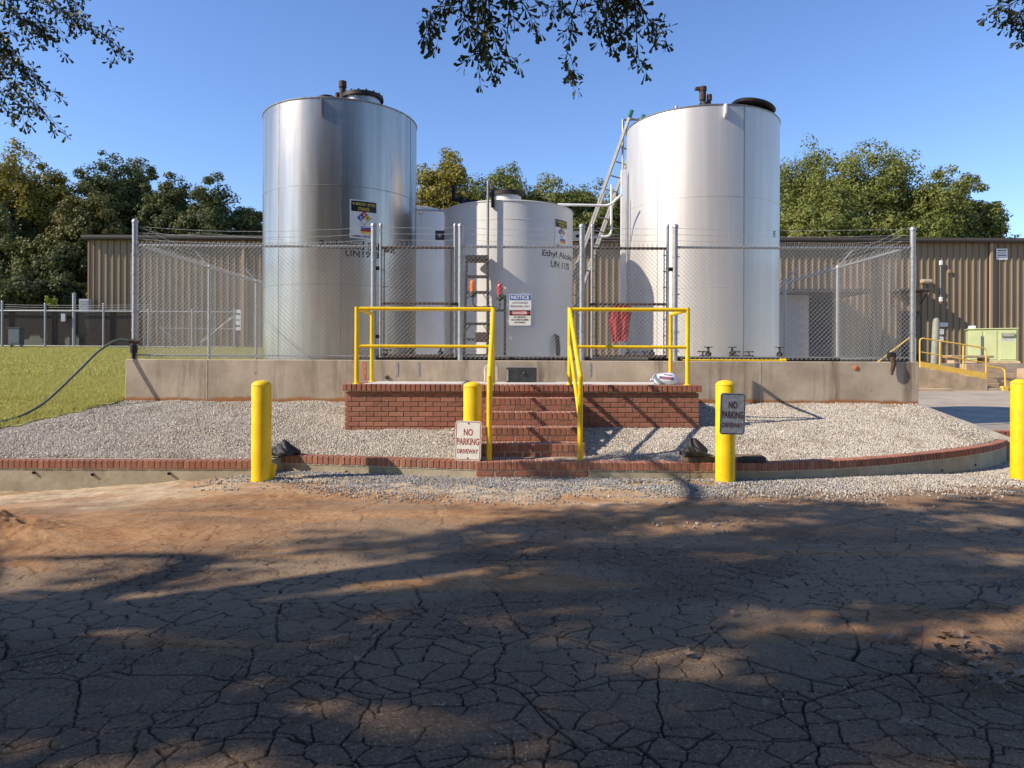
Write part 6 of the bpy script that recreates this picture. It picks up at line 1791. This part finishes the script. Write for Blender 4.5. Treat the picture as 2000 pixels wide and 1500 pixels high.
oak('oak_tree', 'oak standing further left beyond the picture edge', (-15.5, -0.8, float(h_front(-15.5, -0.8))), (-15.3, -0.7, 4.4),
    [[(-15.3, -0.7, 4.2), (-13.5, 0.5, 6.0), (-12, 1.5, 7.2)], [(-15.3, -0.7, 4.2), (-17, 0.2, 6.2), (-19, 0.5, 7.6)], [(-15.3, -0.7, 4.2), (-15, -2.2, 6.4), (-14.5, -3, 8)], [(-15.3, -0.7, 4.2), (-15.6, 0, 7), (-15.5, 0.4, 9)]],
    CL_C, 27, 0.17, None, None, 0)
def keepB(c):
    inframe = c[2] < EYE+0.5036*c[1]+0.9 and c[1] > 0
    return not inframe and ((c[0]-3)/5.5)**2+((c[1]+2.5)/5.5)**2 < 1
CL_B = clump_cloud([((-2.5, 8.5), (-8, 3), (4.6, 9.0))], 5, 170, 60, 0.6, keepB)
YC = 4.1
twB = [px_path(p, YC, 0.02) for p in (
  [(1010, -160), (955, -50), (930, 15), (931, 70), (931, 115), (936, 165)],
  [(1000, -120), (930, -40), (885, 10), (850, 14), (838, 35), (828, 68)],
  [(1010, -110), (995, -20), (990, 45), (986, 90), (984, 118)],
  [(970, -120), (950, -20), (955, 40), (965, 85), (975, 118)],
  [(1010, -120), (1000, -20), (1025, 15), (1037, 40)],
  [(960, -100), (915, -20), (905, 30), (900, 55)],
  [(990, -100), (945, -10), (945, 50), (940, 95)],
  [(900, -80), (880, -20), (862, 25), (856, 50)])]
twC = [px_path(p, YC+0.25, 0.02) for p in (
  [(1200, -160), (1140, -40), (1115, 30), (1110, 80), (1104, 115), (1108, 145)],
  [(1200, -110), (1185, -20), (1180, 30), (1186, 68)],
  [(1230, -130), (1200, -20), (1192, 30), (1190, 72)],
  [(1240, -120), (1235, -20), (1240, 50), (1243, 95), (1247, 126)],
  [(1240, -110), (1240, -10), (1262, 35), (1285, 50), (1302, 52)],
  [(1150, -100), (1095, -10), (1072, 20)],
  [(1215, -100), (1170, -10), (1160, 40)], [(1225, -60), (1205, 10), (1200, 60)], [(1215, -60), (1222, 20), (1225, 80)])]
twD = [px_path(p, 5.2, 0.0) for p in ([(2120, -80), (2010, -20), (1968, 8), (1945, 5)], [(2080, -60), (2005, 0), (1988, 30), (1970, 52)], [(2080, -20), (2010, 20), (1990, 38)])]
oak('oak_tree', 'oak behind the photographer, twigs dangling at the top centre', (3.4, -3.2, float(h_front(3.4, -3.2))), (3.3, -3.0, 4.0),
    [[(3.3, -3.0, 3.9), (2.2, -0.5, 5.0), (1.0, 2.0, 5.2), (0.2, 4.0, 4.2)], [(3.3, -3.0, 3.9), (3.0, -0.5, 5.2), (1.9, 2.4, 5.4), (0.95, 4.2, 4.3)], [(3.3, -3, 4), (5.5, -0.8, 5.4), (5.6, 2.6, 5.6), (4.3, 4.9, 4.6)],
     [(3.3, -3, 4), (5.4, -4.6, 6.5), (7, -6, 7.6)], [(3.3, -3, 4), (1.6, -4.5, 6.4), (0.4, -6, 7.4)], [(3.3, -3, 4), (3.5, -2.8, 6.4), (3.6, -2.4, 8.6)]],
    CL_B, 33, 0.17, twB+twC+twD, (0.12, 7, 0.054), 36)

# ================================================================== dry leaves on the asphalt
def dead_leaf_mesh(seed):
    r = random.Random(seed); n = 9; vs = []; fs = []
    for i in range(n+1):
        t = i/n; w = 0.40*math.sin(math.pi*min(t*1.05, 1))**0.8*(0.75+0.35*math.sin(t*14+seed)); x = t-0.5
        z = 0.16*math.sin(t*3.0+seed)+0.22*(t-0.5)**2
        for s in (-1, 0, 1): vs.append((x, s*w*(1+0.15*r.uniform(-1, 1)), z+abs(s)*w*r.uniform(0.25, 0.6)))
    for i in range(n):
        for k in (0, 1): a = i*3+k; fs.append((a, a+1, a+4, a+3))
    b = MB(); b.add(vs, fs); return b.mesh('leaf_blade', M['dead_leaf'], True)
DL = [dead_leaf_mesh(i) for i in range(5)]
def gnd(px, py):
    y = 3.0
    for _ in range(20):
        z = float(drive_z(np.array([(px-1000)/1400*y]), np.array([y]))[0]); y = (EYE-z)*1400/(py-705)
    return ((px-1000)/1400*y, y, z)
rl = random.Random(5)
spots = [(1880+rl.gauss(0, 32), 1283+rl.gauss(0, 16), 'pile') for _ in range(20)]+[(1925+rl.gauss(0, 45), 1335+rl.gauss(0, 11), 'pile') for _ in range(20)]
spots += [(1688, 1338, 's'), (1585, 1278, 's'), (1343, 1283, 's'), (1635, 1175, 's'), (1770, 1420, 's'), (1798, 1428, 's'), (1430, 1203, 's'), (465, 1365, 's'), (335, 1180, 's'), (1245, 1160, 's'), (980, 1240, 's'), (700, 1300, 's'), (1500, 1385, 's'), (860, 1390, 's'), (1810, 1310, 's'), (1740, 1250, 's'), (580, 1405, 's'), (1120, 1330, 's')]
LBL = {'pile': 'curled dry leaf in the leaf litter at lower right', 's': 'single dry leaf lying alone on the cracked asphalt'}
for px, py, k_ in spots:
    x, y, z = gnd(px, py); o = link('dry_leaf', rl.choice(DL), None, (x, y, z+0.026+(rl.uniform(0, 0.035) if k_ == 'pile' else 0)), (rl.uniform(-0.3, 0.3), rl.uniform(-0.25, 0.25), rl.uniform(0, 6.28)))
    s = rl.uniform(0.05, 0.09); o.scale = (s, s, s*0.85)
    tag(o, LBL[k_], 'leaf', 'leaf litter at lower right' if k_ == 'pile' else 'single dry leaves on the asphalt')
